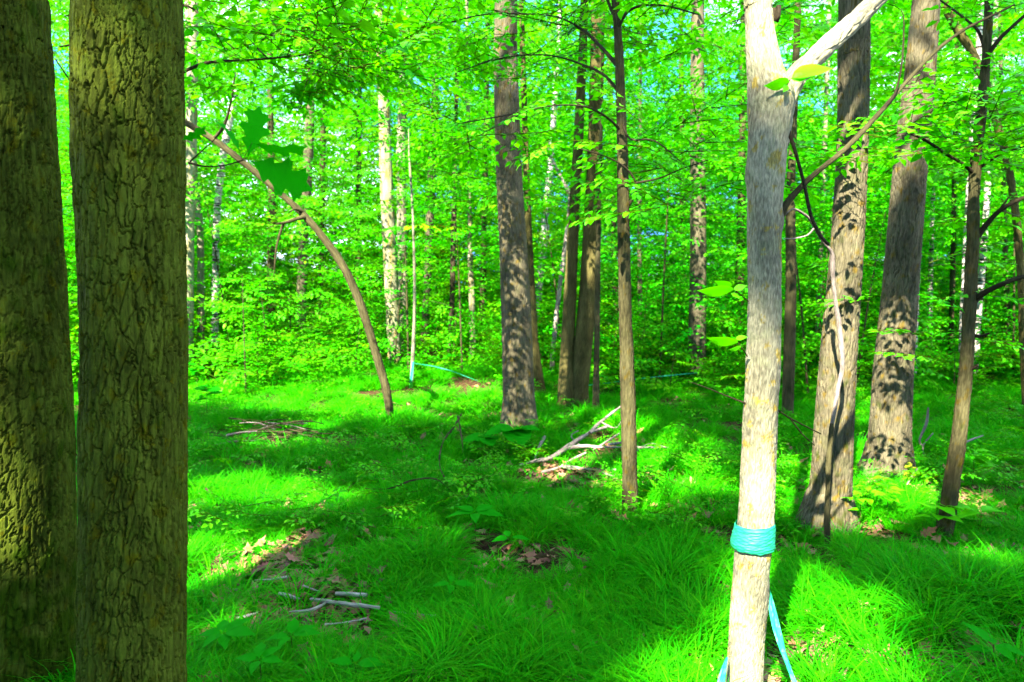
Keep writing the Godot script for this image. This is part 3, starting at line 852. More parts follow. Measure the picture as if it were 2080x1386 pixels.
	tree(T.call("birch_tree", 13.0, "birch_bark", "white birch stem seen just behind the slim dark tree's right side", "the white birch behind the slim tree", [[1978, 820, 15], [1986, 660, 14], [1993, 580, 15], [1999, 500, 14], [2008, 350, 13], [2015, 200, 11]], {"kind": "smooth", "keep": 0.85}))
	tree(T.call("birch_tree", 15.0, "birch_bark", "white birch stem left of the slim dark tree, beside the wide mossy trunk", "the white birch beside the mossy trunk", [[1888, 830, 12], [1888, 700, 12], [1890, 600, 11], [1893, 480, 10], [1898, 300, 9]], {"kind": "smooth"}))
	tree(T.call("birch_tree", 12.0, "birch_bark", "birch with a thin white stem touching the right outline of the wide mossy trunk", "the birch touching the mossy trunk", [[1852, 860, 12], [1856, 760, 12], [1861, 640, 11], [1868, 500, 10], [1880, 330, 9]], {"kind": "smooth"}))
	tree(T.call("birch_tree", 12.0, "birch_bark", "upper white birch stem close to the left of the slim dark tree", "the birch left of the slim tree", [[1950, 860, 15], [1955, 700, 15], [1963, 520, 15], [1973, 330, 16], [1982, 210, 15], [1990, 60, 13]], {"kind": "smooth"}))
	tree(T.call("birch_tree", 14.0, "birch_bark", "white birch leaning right, in the gap right of the cracked oak", "the leaning white birch", [[437, 800, 15], [437, 620, 15], [438, 520, 15], [441, 430, 15], [451, 330, 16], [467, 240, 15], [479, 185, 12]], {"kind": "smooth", "top": 0.0, "keep": 0.9}))
	tree(T.call("maple_tree", 14.5, "pale_bark", "pale trunk showing along the right edge of the cracked oak", "the pale trunk beside the oak", [[408, 720, 16], [407, 510, 15], [402, 420, 15], [394, 350, 15], [390, 250, 16]], {"top": 9.0}))
	tree(T.call("maple_tree", 13.0, "pale_bark", "brownish sunlit trunk hard against the right outline of the cracked oak", "the brownish trunk at the oak's outline", [[382, 780, 22], [384, 480, 22], [388, 300, 24], [391, 120, 23], [394, 0, 20]], {"lichen": 0.2}))
	tree(T.call("maple_tree", 22.0, "brown_bark", "dark far trunk under the arching stem, left of two others", "the left far trunk under the arch", [[548, 760, 17], [551, 520, 18], [553, 440, 18], [550, 280, 14], [548, 100, 12]]))
	tree(T.call("maple_tree", 22.0, "grey_bark", "far grey trunk under the arching stem, its foot lost in shrubs", "the far grey trunk under the arch", [[614, 780, 24], [612, 640, 22], [615, 520, 20], [626, 320, 21], [632, 160, 17], [636, 20, 14]]))
	tree(T.call("maple_tree", 25.0, "brown_bark", "very thin far trunk in the upper left gap above the arching stem", "the thin far trunk above the arch", [[648, 760, 13], [652, 500, 13], [655, 320, 12], [660, 120, 11]]))
	tree(T.call("maple_tree", 14.0, "brown_bark", "thin brown stem behind the leaves right of the wide mossy trunk", "the thin brown stem right", [[1928, 840, 13], [1932, 680, 12], [1936, 540, 12], [1940, 300, 10]]))
	tree(T.call("maple_tree", 14.0, "grey_bark", "thin grey stem between the slim dark tree and the right edge", "the thin grey stem near the edge", [[2056, 860, 15], [2050, 720, 14], [2046, 600, 13], [2040, 420, 11]]))
	tree(T.call("maple_tree", 24.0, "dark_bark", "dark far stem left of the slender tree, beyond the pole-like stem", "the dark far stem", [[1254, 720, 14], [1250, 600, 14], [1246, 450, 12], [1240, 200, 11]]))
	tree(T.call("maple_tree", 20.0, "grey_bark", "faint grey stem right of the slender tree", "the faint grey stem", [[1302, 760, 11], [1300, 600, 10], [1299, 480, 9], [1300, 250, 8]]))
	tree(T.call("maple_tree", 26.0, "brown_bark", "dim far trunk left of the half-hidden tall trunk", "the dim far trunk", [[1388, 760, 14], [1388, 560, 14], [1386, 400, 12], [1384, 150, 11]]))
	tree(T.call("maple_tree", 24.0, "brown_bark", "dim far trunk just left of the pale lichened trunk", "the dim trunk beside the lichened one", [[725, 760, 14], [726, 560, 14], [728, 400, 13], [730, 200, 11]]))

# lines towards the sun that stay free of canopy leaves: where the photo shows sun
func clear_light() -> void:
	for q in [[430, 1010, 0.30], [500, 1000, 0.30], [570, 1005, 0.28], [640, 1015, 0.25], [690, 1030, 0.15], [420, 1110, 0.10], [470, 1130, 0.10], [430, 1230, 0.12], [500, 1275, 0.08], [600, 1180, 0.08], [650, 1130, 0.07], [400, 1290, 0.08], [585, 1235, 0.05], [480, 1222, 0.05],
			[600, 830, 0.8], [700, 825, 0.8], [800, 835, 0.8], [900, 820, 0.8], [960, 810, 0.8], [700, 860, 0.4], [860, 860, 0.5], [960, 850, 0.5], [640, 905, 0.14],
			[1130, 855, 0.5], [1190, 860, 0.5], [1260, 880, 0.4], [1340, 880, 0.4], [1180, 945, 0.24], [1130, 950, 0.2], [1240, 930, 0.25], [1190, 975, 0.14], [1320, 910, 0.35], [1400, 915, 0.35], [1350, 960, 0.14], [1420, 970, 0.12], [1380, 1010, 0.1], [1450, 1000, 0.12], [1330, 1030, 0.07],
			[1620, 960, 0.2], [1610, 1020, 0.12], [1590, 1090, 0.06], [1740, 860, 0.3], [1770, 1030, 0.14], [1740, 1060, 0.12], [1800, 1045, 0.1], [1850, 1030, 0.1],
			[1700, 1300, 0.14], [1640, 1330, 0.13], [1720, 1360, 0.15], [1600, 1230, 0.06], [1770, 1260, 0.09], [1660, 1250, 0.06], [1440, 1270, 0.05], [1410, 1120, 0.05], [1990, 1150, 0.07], [2060, 1140, 0.05], [1960, 1030, 0.10], [1990, 1025, 0.08], [1990, 950, 0.10],
			[1180, 1250, 0.05], [1350, 1360, 0.07], [1310, 1340, 0.05], [545, 890, 0.08], [570, 915, 0.08]]:
		if q[2] > 0.065: tubes.append([on_ground(q[0], q[1]), q[2] * 0.6 - 0.04])
	for q in [[1500, 1370, -2.45, 0.10], [1505, 1320, -2.45, 0.10], [1515, 1260, -2.45, 0.08], [1525, 1190, -2.45, 0.05], [1535, 1120, -2.45, 0.04], [1530, 1085, -2.45, 0.05], [1540, 1010, -2.45, 0.07], [1545, 960, -2.45, 0.07], [1535, 870, -2.45, 0.06], [1525, 800, -2.45, 0.03], [1545, 700, -2.45, 0.05], [1530, 640, -2.45, 0.03], [1520, 690, -2.45, 0.03], [1575, 740, -2.45, 0.03], 
			[1640, 145, -2.4, 0.02], [1450, 592, -2.4, 0.06], [1470, 690, -2.4, 0.05],
			[1720, 360, -4.5, 0.06], [1740, 440, -4.5, 0.06], [1715, 520, -4.5, 0.06], [1735, 590, -4.5, 0.06], [1700, 640, -4.5, 0.07], [1690, 740, -4.5, 0.05], [1720, 830, -4.5, 0.07], [1700, 930, -4.5, 0.06], [1680, 1000, -4.5, 0.05], [1715, 1010, -4.5, 0.06], [1730, 250, -4.5, 0.07], [1720, 150, -4.5, 0.06],
			[1870, 60, -5.7, 0.16], [1865, 150, -5.7, 0.12], [1860, 230, -5.7, 0.10], [1780, 900, -5.7, 0.14], [1800, 860, -5.7, 0.08], [1790, 950, -5.7, 0.08],
			[1040, 580, -7.5, 0.12], [1066, 740, -7.5, 0.10], [1060, 850, -7.5, 0.12], [1030, 470, -7.5, 0.12], [1025, 60, -7.5, 0.2], [1270, 560, -4.8, 0.06], [1272, 620, -4.8, 0.06], [1270, 900, -4.8, 0.06], [1270, 1000, -4.8, 0.05], [1275, 750, -4.8, 0.05], [1260, 500, -4.8, 0.05],
			[1960, 780, -4.3, 0.05], [1965, 820, -4.3, 0.04], [1850, 260, -4.0, 0.25], [1820, 240, -4.2, 0.2], [1900, 240, -4.3, 0.2],
			[170, 60, -2.0, 0.05], [175, 200, -2.0, 0.03], [10, 180, -2.4, 0.05], [790, 780, -8.1, 0.25], [770, 720, -8.1, 0.2], [530, 360, -8.1, 0.12]]:
		tubes.append([at_z(q[0], q[1], q[2]), q[3] * (1.15 if q[2] == -2.45 else 0.55 if q[2] > -6.0 and q[0] > 1000 else 0.7)])

func blocked(c: Vector3, pad: float) -> bool:       # would a leafy twig here shade a spot that lies in the sun?
	for t in tubes:
		var d: Vector3 = c - t[0]
		var k := d.dot(sun)
		if k > 0.3 and (d - sun * k).length_squared() < pow(t[1] + pad, 2): return true
	return false

func shade_canopy() -> void:
	for k in canopy_trees.size(): canopy[k] = []
	var far := []
	# over the glade: dense, with gaps
	for i in 32000:
		var g := Vector3(rnd(-5.5, 9.5), 0, rnd(-13.0, 1.2))
		if absf(g.x) > 1.5 - g.z * 0.95: continue
		if g.z < -9.2 and (g.x < -1.0 or rng.randf() < 0.75): continue
		var c := g + sun * (rnd(8.5, 13.5) / sun.y)
		var place := spray_at(c, rnd(0, TAU), 0.6, rnd(0.45, 0.7))
		if blocked(place * Vector3(0.2, 0, 0), 0.20) or blocked(place * Vector3(0.5, 0, 0), 0.24) or blocked(place * Vector3(0.8, 0, 0), 0.16): continue
		var best := 0
		var near := 1e9
		for k in canopy_trees.size():
			var d: float = Vector2(c.x - canopy_trees[k][2].x, c.z - canopy_trees[k][2].z).length()
			if d < near:
				near = d
				best = k
		canopy[best].append([place, tint()])
	# thick clusters of leaves that keep these trunks and the middle of the glade in shade
	var gloom := []
	for py in [170, 230, 290, 350, 410, 470, 530]: gloom.append([at_z(1553, py, -2.45), 0.10, 9])
	for q in [[1560, 635, -2.45, 0.02, -2], [1566, 765, -2.45, 0.02, -2], [1522, 928, -2.45, 0.01, -1], [1506, 1160, -2.45, 0.02, -1], [1570, 1180, -2.45, 0.02, -1], [1700, 60, -2.7, 0.08, 5],
			[1036, 200, -7.5, 0.25, 6], [1038, 300, -7.5, 0.25, 6], [1040, 400, -7.5, 0.22, 4], [1052, 660, -7.5, 0.22, 6], [1040, 780, -7.5, 0.2, 5], [1262, 150, -4.8, 0.12, 3], [1264, 250, -4.8, 0.12, 3], [1266, 350, -4.8, 0.12, 3],
			[1745, 330, -4.5, 0.10, 2], [1740, 700, -4.5, 0.10, 3], [1680, 800, -4.5, 0.08, 2], [1700, 1020, -4.5, 0.08, 1], [1850, 330, -5.7, 0.22, 9], [1845, 420, -5.7, 0.22, 9], [1838, 520, -5.7, 0.22, 9], [1830, 620, -5.7, 0.22, 9], [1825, 720, -5.7, 0.22, 9], [1830, 820, -5.7, 0.2, 7],
			[1980, 300, -4.3, 0.12, 6], [1978, 420, -4.3, 0.12, 6], [1972, 560, -4.3, 0.12, 6], [1966, 680, -4.3, 0.1, 5], [1945, 900, -4.3, 0.1, 5], [1925, 1030, -4.3, 0.1, 5], [1170, 350, -9.5, 0.3, 4], [1190, 500, -9.5, 0.3, 4], [1180, 650, -9.5, 0.3, 4], [1165, 780, -9.5, 0.3, 4]]:
		gloom.append([at_z(q[0], q[1], q[2]), q[3], q[4]])
	for py in range(40, 1360, 70):
		gloom.append([at_z(290, py, -2.05), 0.13, 9])
		gloom.append([at_z(220, py + 30, -2.05), 0.10, 7 if py > 400 else 3])
		gloom.append([at_z(40, py, -2.4), 0.2, 20])
	for q in [[800, 980, 0.7], [900, 1060, 0.7], [1050, 1060, 0.6], [1150, 1080, 0.5], [1000, 1180, 0.5], [1200, 1180, 0.5], [1330, 1130, 0.4], [800, 1150, 0.45], [900, 1300, 0.4], [1100, 1320, 0.35], [1270, 1300, 0.3], [750, 1340, 0.3], [500, 1345, 0.25], [600, 1330, 0.25], [1900, 1180, 0.4], [2000, 1230, 0.35], [1980, 1330, 0.25], [1800, 1140, 0.4], [1700, 1150, 0.35], [1600, 1150, 0.2], [850, 930, 0.5], [700, 960, 0.4], [2040, 1060, 0.4], [1900, 1330, 0.2]]:
		gloom.append([on_ground(q[0], q[1]) + Vector3(0, 0.1, 0), q[2], int(190.0 * q[2] * q[2]) + 5])
	for w in gloom:
		for k in absi(w[2]):
			var c: Vector3 = w[0] + Vector3(rnd(-1, 1), rnd(-1, 1) * (0.4 if w[0].y > 0.4 else 0.0), rnd(-0.6, 0.6)) * w[1]
			var place := spray_at(c + sun * (rnd(9.0, 13.5) / sun.y), rnd(0, TAU), 0.6, rnd(0.4, 0.6))
			place.origin -= place.basis * Vector3(0.45, 0, 0)
			if w[2] > 0 and (blocked(place * Vector3(0.2, 0, 0), 0.12) or blocked(place * Vector3(0.5, 0, 0), 0.15) or blocked(place * Vector3(0.8, 0, 0), 0.12)): continue
			var best := 0
			var near := 1e9
			for m in canopy_trees.size():
				var d: float = Vector2(place.origin.x - canopy_trees[m][2].x, place.origin.z - canopy_trees[m][2].z).length()
				if d < near:
					near = d
					best = m
			canopy[best].append([place, tint()])
	# deeper in the wood: patchy
	for i in 9000:
		var g := Vector3(rnd(-34, 40), 0, rnd(-48, -9.2))
		if absf(g.x) > 7.0 - g.z * 0.8: continue
		var patch := soft.get_noise_2d(g.x * 0.33, g.z * 0.33) + 0.5 * soft.get_noise_2d(g.x * 0.9, g.z * 0.9) + clampf(g.x * 0.018, -0.2, 0.25)
		if patch < 0.58: continue
		var c := g + sun * (rnd(8.0, 14.0) / sun.y)
		var place := spray_at(c, rnd(0, TAU), 0.6, rnd(1.1, 1.9))
		if blocked(place * Vector3(0.2, 0, 0), 0.4) or blocked(place * Vector3(0.5, 0, 0), 0.5) or blocked(place * Vector3(0.85, 0, 0), 0.4): continue
		if c.z > -12.0 and look(c).y > -60.0 and look(c).z > 0.0: continue
		far.append([place, tint()])
	for k in canopy_trees.size():
		var t: Node3D = canopy_trees[k][0]
		scatter(t, "crown", canopy_sprays, M.leaf, canopy[k])
		var top: Vector4 = canopy_trees[k][2]
		for j in 5:                                   # high limbs out to the leaves
			if canopy[k].size() < 20: break
			var e: Vector3 = canopy[k][(j * 37 + 11) % canopy[k].size()][0].origin
			var s := Vector3(lerpf(canopy_trees[k][1].x, top.x, 0.9), top.y * (0.5 + 0.08 * j), top.z)
			part(t, "limb", tube([Vector4(s.x, s.y, s.z, 0.06), Vector4(lerpf(s.x, e.x, 0.5), lerpf(s.y, e.y, 0.6) , lerpf(s.z, e.z, 0.5), 0.035), Vector4(e.x, e.y, e.z, 0.01)], 8, 0.4), M.dark_bark)
	var hold := thing("tree_canopy", "high sunlit leaf canopy of the wood beyond the glade", "foliage", Vector3(0, 10, -25))
	hold.set_meta("kind", "stuff")
	scatter(hold, "leaves", canopy_sprays, M.leaf, far)

func understory() -> void:
	# young trees and shrubs that can be told apart, nearest first
	var spots := []
	for k in 400:
		if spots.size() >= 64: break
		var d := rnd(10.4, 17.0)
		var px := rnd(380, 2120)
		var z := -d
		var x: float = at_z(px, 800, z).x
		var p := Vector3(x, height(x, z), z)
		if px > 560 and px < 1010 and d < 12.3: continue
		if px > 1080 and px < 1330 and d < 12.0: continue
		var ok := true
		for s in spots:
			if (s - p).length() < 0.85: ok = false
		if ok: spots.append(p)
	spots.sort_custom(func(a, b): return a.z > b.z)
	var kinds := ["low leafy shrub", "bushy sapling", "tall thin sapling"]
	for p in spots:
		var tall: float = [0.9, 1.7, 3.6][rng.randi() % 3] * rnd(0.8, 1.25)
		var kind: int = 0 if tall < 1.2 else 1 if tall < 2.3 else 2
		var q := look(p)
		var t := thing(["leafy_shrub", "bushy_sapling", "tall_sapling"][kind], told("%s rooted %s" % [kinds[kind], where(q.x, q.y)]), "shrub" if kind == 0 else "sapling", p, "young growth along the far edge of the glade")
		var lean := Vector3(rnd(-0.15, 0.15), 0, rnd(-0.1, 0.1)) * tall
		var stem := [Vector4(p.x, p.y - 0.05, p.z, 0.006 + tall * 0.004), Vector4(p.x + lean.x * 0.4, p.y + tall * 0.5, p.z + lean.z * 0.4, 0.004 + tall * 0.003), Vector4(p.x + lean.x, p.y + tall, p.z + lean.z, 0.003)]
		part(t, "stem", tube(stem, 7, 0.25), M.brown_bark)
		var list := []
		var layers := 2 + int(tall * 2.2)
		for i in layers:
			var u := (i + 0.7) / layers
			var c: Vector3 = p + lean * u + Vector3(0, tall * u, 0)
			var rad := (0.55 if kind == 0 else 0.75) * (1.15 - 0.6 * u) + 0.15
			fan(list, c + Vector3(rnd(-0.3, 0.3), 0, rnd(-0.3, 0.3)), rad, 9, rnd(0.75, 1.0), Color(1, 1, 1), 0.25, 0.5)
		if list.size() < 9: fan(list, p + Vector3(0, tall * 0.6, 0), 0.5, 14, 0.7, Color(1, 1, 1), -9.0)
		scatter(t, "foliage", [sprays[rng.randi() % 5]], M.leaf, list)
	# the wood behind, which reads as one mass of leaves
	var near := []
	var far := []
	for i in 11000:
		var d := 12.0 + 40.0 * pow(rng.randf(), 1.25)
		var half := d * 0.86 + 2.0
		var x := rnd(-half, half)
		var y := 0.15 + (2.2 + d * 0.40) * pow(rng.randf(), 1.5)
		var z := -d
		var c := Vector3(x, y, z)
		var gap := soft.get_noise_3d(x * 0.35, y * 0.5, z * 0.25)
		if gap < -0.5 and y > 4.0: continue
		var up := look(c).y
		if up < 230.0 and (rng.randf() < 0.15 or soft.get_noise_2d(look(c).x / 130.0, up / 90.0) < -0.22): continue
		if d < 24.0 and y > 3.5 and rng.randf() < 0.45: continue
		var warm := Color(rnd(0.5, 1.25) * (1.25 if x < 2.0 else 0.8), 1, 1) * tint(0.82, 1.1)
		if d < 24.0: fan(near, c, rnd(0.6, 1.2), 11, rnd(0.9, 1.3), warm, 0.3, 0.5)
		else: fan(far, c, rnd(1.0, 1.9), 13, rnd(1.4, 2.1), warm, 0.3, 0.55)
	for i in 520:                 # the same young growth all round, on the photographer's side too
		var a2 := rnd(-0.2, PI + 0.2)
		var r2 := rnd(6.0, 15.0)
		fan(far, Vector3(cos(a2) * r2 * 1.2, rnd(0.2, 3.6), sin(a2) * r2), rnd(0.8, 1.4), 12, rnd(1.2, 1.9), tint(0.85, 1.1), 0.3, 0.5)
	for i in 2600:
		var d2 := rnd(10.5, 42.0)
		var x2 := rnd(-1.0, 1.0) * (d2 * 0.86 + 2.0)
		if absf(x2 + 0.9) < 2.2 and d2 < 12.2: continue
		fan(near if d2 < 22.0 else far, Vector3(x2, height(x2, -d2) + rnd(0.15, 0.8), -d2), rnd(0.5, 1.0), 8, rnd(0.8, 1.2) if d2 < 22.0 else rnd(1.3, 1.9), tint(0.85, 1.12), 0.25, 0.5)
	var a := thing("woodland_foliage", "mass of bright green leaves of the understory behind the glade", "foliage", Vector3(0, 0, -16))
	a.set_meta("kind", "stuff")
	scatter(a, "leaves", sprays, M.leaf, near)
	var b := thing("distant_woodland", "far green wall of leaves deep in the wood", "foliage", Vector3(0, 0, -35))
	b.set_meta("kind", "stuff")
	scatter(b, "leaves", far_sprays, M.leaf, far)
	print("foliage ", near.size(), " ", far.size())

var litter_spots := [[600, 1180, 0.30], [470, 1135, 0.16], [640, 1240, 0.32], [420, 1260, 0.18], [520, 1280, 0.12], [1180, 972, 0.40], [1130, 965, 0.25], [1235, 985, 0.22], [1350, 985, 0.25], [1965, 1030, 0.30], [1890, 1010, 0.3], [1700, 1365, 0.20], [1850, 1350, 0.30], [1930, 1380, 0.22], [1790, 1240, 0.12], [1430, 1040, 0.15], [540, 905, 0.4], [1740, 1075, 0.12], [670, 1045, 0.15], [460, 1180, 0.10], [540, 1150, 0.12], [560, 1260, 0.10], [620, 1110, 0.10], [450, 1290, 0.14], [400, 1330, 0.08], [720, 1210, 0.10]]

func bare(p: Vector3) -> float:
	var b := 0.0
	for q in litter_spots:
		var c := on_ground(q[0], q[1])
		b = maxf(b, 1.25 * exp(-Vector2(p.x - c.x, p.z - c.z).length_squared() / (q[2] * q[2])))
	return b

func grass() -> void:
	var tufts := []
	for k in 6: tufts.append(make_tuft(52, 0.25, 0.055))
	var list := []
	var spots := []
	for q in litter_spots: spots.append([on_ground(q[0], q[1]), q[2] * 0.8])
	var clear := []
	for q in [[690, 1252, 0.26], [750, 1260, 0.2], [630, 1245, 0.2], [585, 1240, 0.14], [505, 1282, 0.16], [550, 1205, 0.14], [630, 1268, 0.14], [700, 1296, 0.12], [470, 1226, 0.08], [1150, 950, 0.5], [1240, 950, 0.4], [1090, 958, 0.25]]: clear.append([on_ground(q[0], q[1] + 14), q[2]])
	for i in 26000:
		var d := 1.6 + 14.0 * pow(rng.randf(), 1.5)
		var x := rnd(-1, 1) * (d * 0.84 + 0.7)
		if d > 6.0 and rng.randf() < 0.25: continue
		var z := -d
		var n := soft.get_noise_2d(x * 1.1, z * 1.1) + 0.6 * soft.get_noise_2d(x * 3.0, z * 3.0)
		if n < -0.36: continue
		var bare_ := 0.0
		for s in spots: bare_ = maxf(bare_, 0.95 * exp(-Vector2(x - s[0].x, z - s[0].z).length_squared() / (s[1] * s[1])))
		if rng.randf() < bare_: continue
		var open := false
		for s in clear:
			if Vector2(x - s[0].x, z - s[0].z).length() < s[1] * 0.8 and rng.randf() < 0.7: open = true
		if open: continue
		var sc := rnd(0.55, 1.15) * (0.85 + 0.35 * soft.get_noise_2d(x * 0.8 + 20.0, z * 0.8)) * (1.0 + 0.035 * d)
		var b := Basis(Vector3.UP, rnd(0, TAU)) * Basis(Vector3.RIGHT, rnd(-0.2, 0.2))
		list.append([Transform3D(b.scaled_local(Vector3(sc, sc * rnd(0.8, 1.1), sc)), Vector3(x, height(x, z) - 0.01, z)), tint(0.8, 1.15)])
	var g := thing("sedge_grass", "soft drooping green sedge covering the forest floor", "grass", Vector3(0, 0, -5))
	g.set_meta("kind", "stuff")
	scatter(g, "tufts", tufts, M.sedge, list)
	# dead oak leaves
	var half := [[0.0, 0.01], [0.15, 0.06], [0.25, 0.22], [0.32, 0.10], [0.45, 0.30], [0.55, 0.14], [0.7, 0.26], [0.78, 0.1], [1.0, 0.0]]
	var dead := [outline_leaf(half, 0.3, 0.3, 0.2), outline_leaf(half, -0.35, 0.2, -0.2), outline_leaf(half, 0.1, 0.5, 0.3)]
	var lit := []
	for q in litter_spots:
		var c := on_ground(q[0], q[1])
		for k in int(30 + 600 * q[2] * q[2]):
			var a := rnd(0, TAU)
			var rr: float = q[2] * 1.1 * sqrt(rng.randf())
			litter_leaf(lit, c.x + cos(a) * rr, c.z + sin(a) * rr)
	for k in 5200:
		var d := 1.8 + 10.0 * rng.randf() * rng.randf()
		litter_leaf(lit, rnd(-1, 1) * (d * 0.84 + 0.5), -d)
	var l := thing("leaf_litter", "pinkish brown dead oak leaves lying in the bare patches between the sedge", "leaves", Vector3(0, 0, -4))
	l.set_meta("kind", "stuff")
	scatter(l, "dead_leaves", dead, M.litter, lit)
	# low leafy ground cover
	var cover := []
	for k in 2600:
		var d := rnd(4.2, 13.0)
		var x := rnd(-1, 1) * (d * 0.84)
		var n := soft.get_noise_2d(x * 0.6 + 50.0, -d * 0.6)
		if n < 0.05 and rng.randf() < 0.88: continue
		cover.append([spray_at(Vector3(x, height(x, -d) + rnd(0.08, 0.22), -d), rnd(0, TAU), 0.5, rnd(0.25, 0.55)), tint(0.7, 1.0)])
	var gc := thing("ground_cover", "low leafy seedlings scattered among the sedge", "plants", Vector3(0, 0, -7))
	gc.set_meta("kind", "stuff")
	scatter(gc, "seedlings", [sprays[1], sprays[3]], M.leaf, cover)

func litter_leaf(list: Array, x: float, z: float) -> void:
	var b := Basis(Vector3.UP, rnd(0, TAU)) * Basis(Vector3.RIGHT, rnd(-0.5, 0.5) + (PI if rng.randf() < 0.5 else 0.0)) * Basis(Vector3.FORWARD, rnd(-0.3, 0.3))
	var g := rnd(0.45, 1.3)
	list.append([Transform3D(b.scaled_local(Vector3.ONE * rnd(0.06, 0.13)), Vector3(x, height(x, z) + rnd(0.012, 0.04), z)), Color(g, g * rnd(0.8, 1.15), g * rnd(0.7, 1.3))])

func ground_stick(list: Array, lift := 0.02) -> Array:      # [px, py, width px(, lift)] on the ground
	var out := []
	for q in list:
		var p := on_ground(q[0], q[1])
		var d := look(p).z
		out.append(Vector4(p.x, p.y + (q[3] if q.size() > 3 else lift), p.z, q[2] * 0.5 * d / F))
	return out

func stick(called: String, label: String, category: String, lists: Array, bark: String, group := "", lift := 0.03, n := 10) -> Node3D:
	var first := ground_stick(lists[0], lift)
	var t := thing(called, label, category, Vector3(first[0].x, first[0].y - first[0].w, first[0].z), group)
	for k in lists.size():
		part(t, "stem" if k == 0 else "side_branch", tube(ground_stick(lists[k], lift), n, 0.03, "flake", 0.002, 0.02), M[bark])
	return t

func dead_wood() -> void:
	var g := "broken birch sticks in the grass in front of the oak"
	var ways := ["bright white stick piece lying nearest the oak, at the edge of the sunny litter", "short white stick piece left of the longest birch stick", "longest grey-white birch stick lying across the bare patch", "straight pale stick piece behind the right end of the longest one",
		"thin pale stick at the back of the bare patch", "small white-tipped stick angled up towards the longest one", "thin yellowish stick in front of the longest one", "tiny white stick end in the grass near the oak", "half-buried pale stick right of the bare patch", "small stick lying on dead leaves above the longest one"]
	var ends := [[[482, 1286, 7], [505, 1279, 8], [526, 1273, 7]], [[568, 1232, 7], [588, 1238, 9], [608, 1244, 8]], [[632, 1244, 9], [690, 1253, 9], [740, 1259, 9], [772, 1263, 7]], [[682, 1232, 8], [715, 1234, 9], [746, 1236, 9]], [[518, 1204, 5], [550, 1203, 7], [586, 1198, 6]], [[588, 1270, 5], [630, 1268, 7], [662, 1252, 5]],
		[[660, 1298, 4], [700, 1294, 4], [745, 1286, 3]], [[464, 1221, 5], [482, 1225, 8]], [[800, 1270, 5], [850, 1277, 6], [900, 1281, 5]], [[616, 1216, 7], [634, 1223, 7], [650, 1228, 4]]]
	for k in ends.size():
		stick("birch_stick", ways[k], "stick", [ends[k].map(func(w): return [w[0], w[1], w[2] * 0.8])], "pale_stick", g, 0.07)
	stick("fallen_branch", "bleached forked branch lying on the ground behind the slender tree", "branch", [
		[[1055, 957, 5.1, 0.058], [1090, 952, 7.6, 0.072], [1120, 948, 8.5, 0.086], [1150, 934, 10.2, 0.114], [1172, 924, 8.5, 0.142], [1197, 912, 6.8, 0.170], [1222, 893, 6.0, 0.205], [1262, 866, 4.2, 0.240]],
		[[1150, 934, 7.6, 0.114], [1185, 930, 7.6, 0.114], [1215, 932, 6.0, 0.114], [1270, 933, 4.2, 0.114], [1358, 934, 2.5, 0.114]], [[1205, 935, 4.2, 0.100], [1230, 925, 3.4, 0.128], [1258, 911, 2.5, 0.156]], [[1197, 913, 5.1, 0.170], [1215, 905, 6.8, 0.170], [1236, 897, 5.1, 0.170]],
		[[1087, 950, 5.1, 0.065], [1092, 938, 6.0, 0.114], [1106, 922, 6.0, 0.170]], [[1235, 924, 5.1, 0.100], [1262, 921, 6.0, 0.100], [1275, 923, 4.2, 0.100]],
		[[1290, 935, 3, 0.08], [1320, 922, 2.4, 0.1], [1350, 925, 2, 0.08]], [[1180, 932, 3, 0.12], [1160, 918, 3, 0.16], [1175, 915, 2, 0.2]], [[1222, 895, 3, 0.2], [1250, 903, 2, 0.18], [1265, 888, 1.6, 0.22]]], "dead_wood")
	stick("fallen_branch", "smaller bleached branch lying on the dead leaves just in front of the forked one", "branch", [[[1098, 967, 5], [1140, 960, 6, 0.05], [1165, 948, 7, 0.07], [1190, 941, 5, 0.1]], [[1142, 958, 8, 0.05], [1165, 962, 10, 0.05], [1200, 963, 6, 0.04], [1252, 964, 4, 0.04]]], "dead_wood")
	stick("birch_stick", "short white stick at the right end of the bleached branches", "stick", [[[1224, 969, 6], [1248, 975, 5]]], "dead_wood")
	stick("fallen_branch", "thin brown crooked twig lying in the shaded grass of the glade", "branch", [[[742, 1024, 2, 0.12], [790, 1030, 3, 0.14], [840, 1020, 4, 0.17], [885, 1018, 4, 0.17], [915, 1028, 2, 0.12]]], "brown_bark")
	stick("fallen_branch", "thin brown branch bent upright in the grass left of the central trunk", "branch", [[[908, 1004, 3, 0.1], [893, 980, 3, 0.15], [900, 935, 3, 0.18], [922, 905, 4, 0.2], [938, 878, 3, 0.22]], [[930, 905, 4, 0.32], [938, 930, 3, 0.2], [940, 940, 2, 0.1]]], "brown_bark")
	# brush pile
	var pile := on_ground(545, 905)
	var b := thing("brush_pile", "heap of dry brown twigs on the ground under the arching stem", "brush", pile)
	for k in 46:
		var a := rnd(-0.5, 0.5) + (PI if k % 2 else 0.0)
		var l := rnd(0.2, 0.65)
		var c := pile + Vector3(rnd(-0.42, 0.42), rnd(0.03, 0.22), rnd(-0.3, 0.3))
		var d := Vector3(cos(a), rnd(-0.12, 0.25), sin(a)) * l * 0.5
		var r := rnd(0.004, 0.011)
		part(b, "twig", tube([Vector4(c.x - d.x, maxf(c.y - d.y, 0.02), c.z - d.z, r), Vector4(c.x, c.y + rnd(0, 0.05), c.z, r * 0.8), Vector4(c.x + d.x, c.y + d.y, c.z + d.z, r * 0.4)], 6, 0.12), M.dead_wood if k % 9 == 0 else M.brown_bark)
	# leaning dead branch against the sun-flecked trunk
	var low := on_ground(1682, 1112)
	var t := thing("dead_branch", "long dead branch leaning upright against the sun-flecked trunk, its broken foot in the grass", "branch", low)
	var zb := low.z
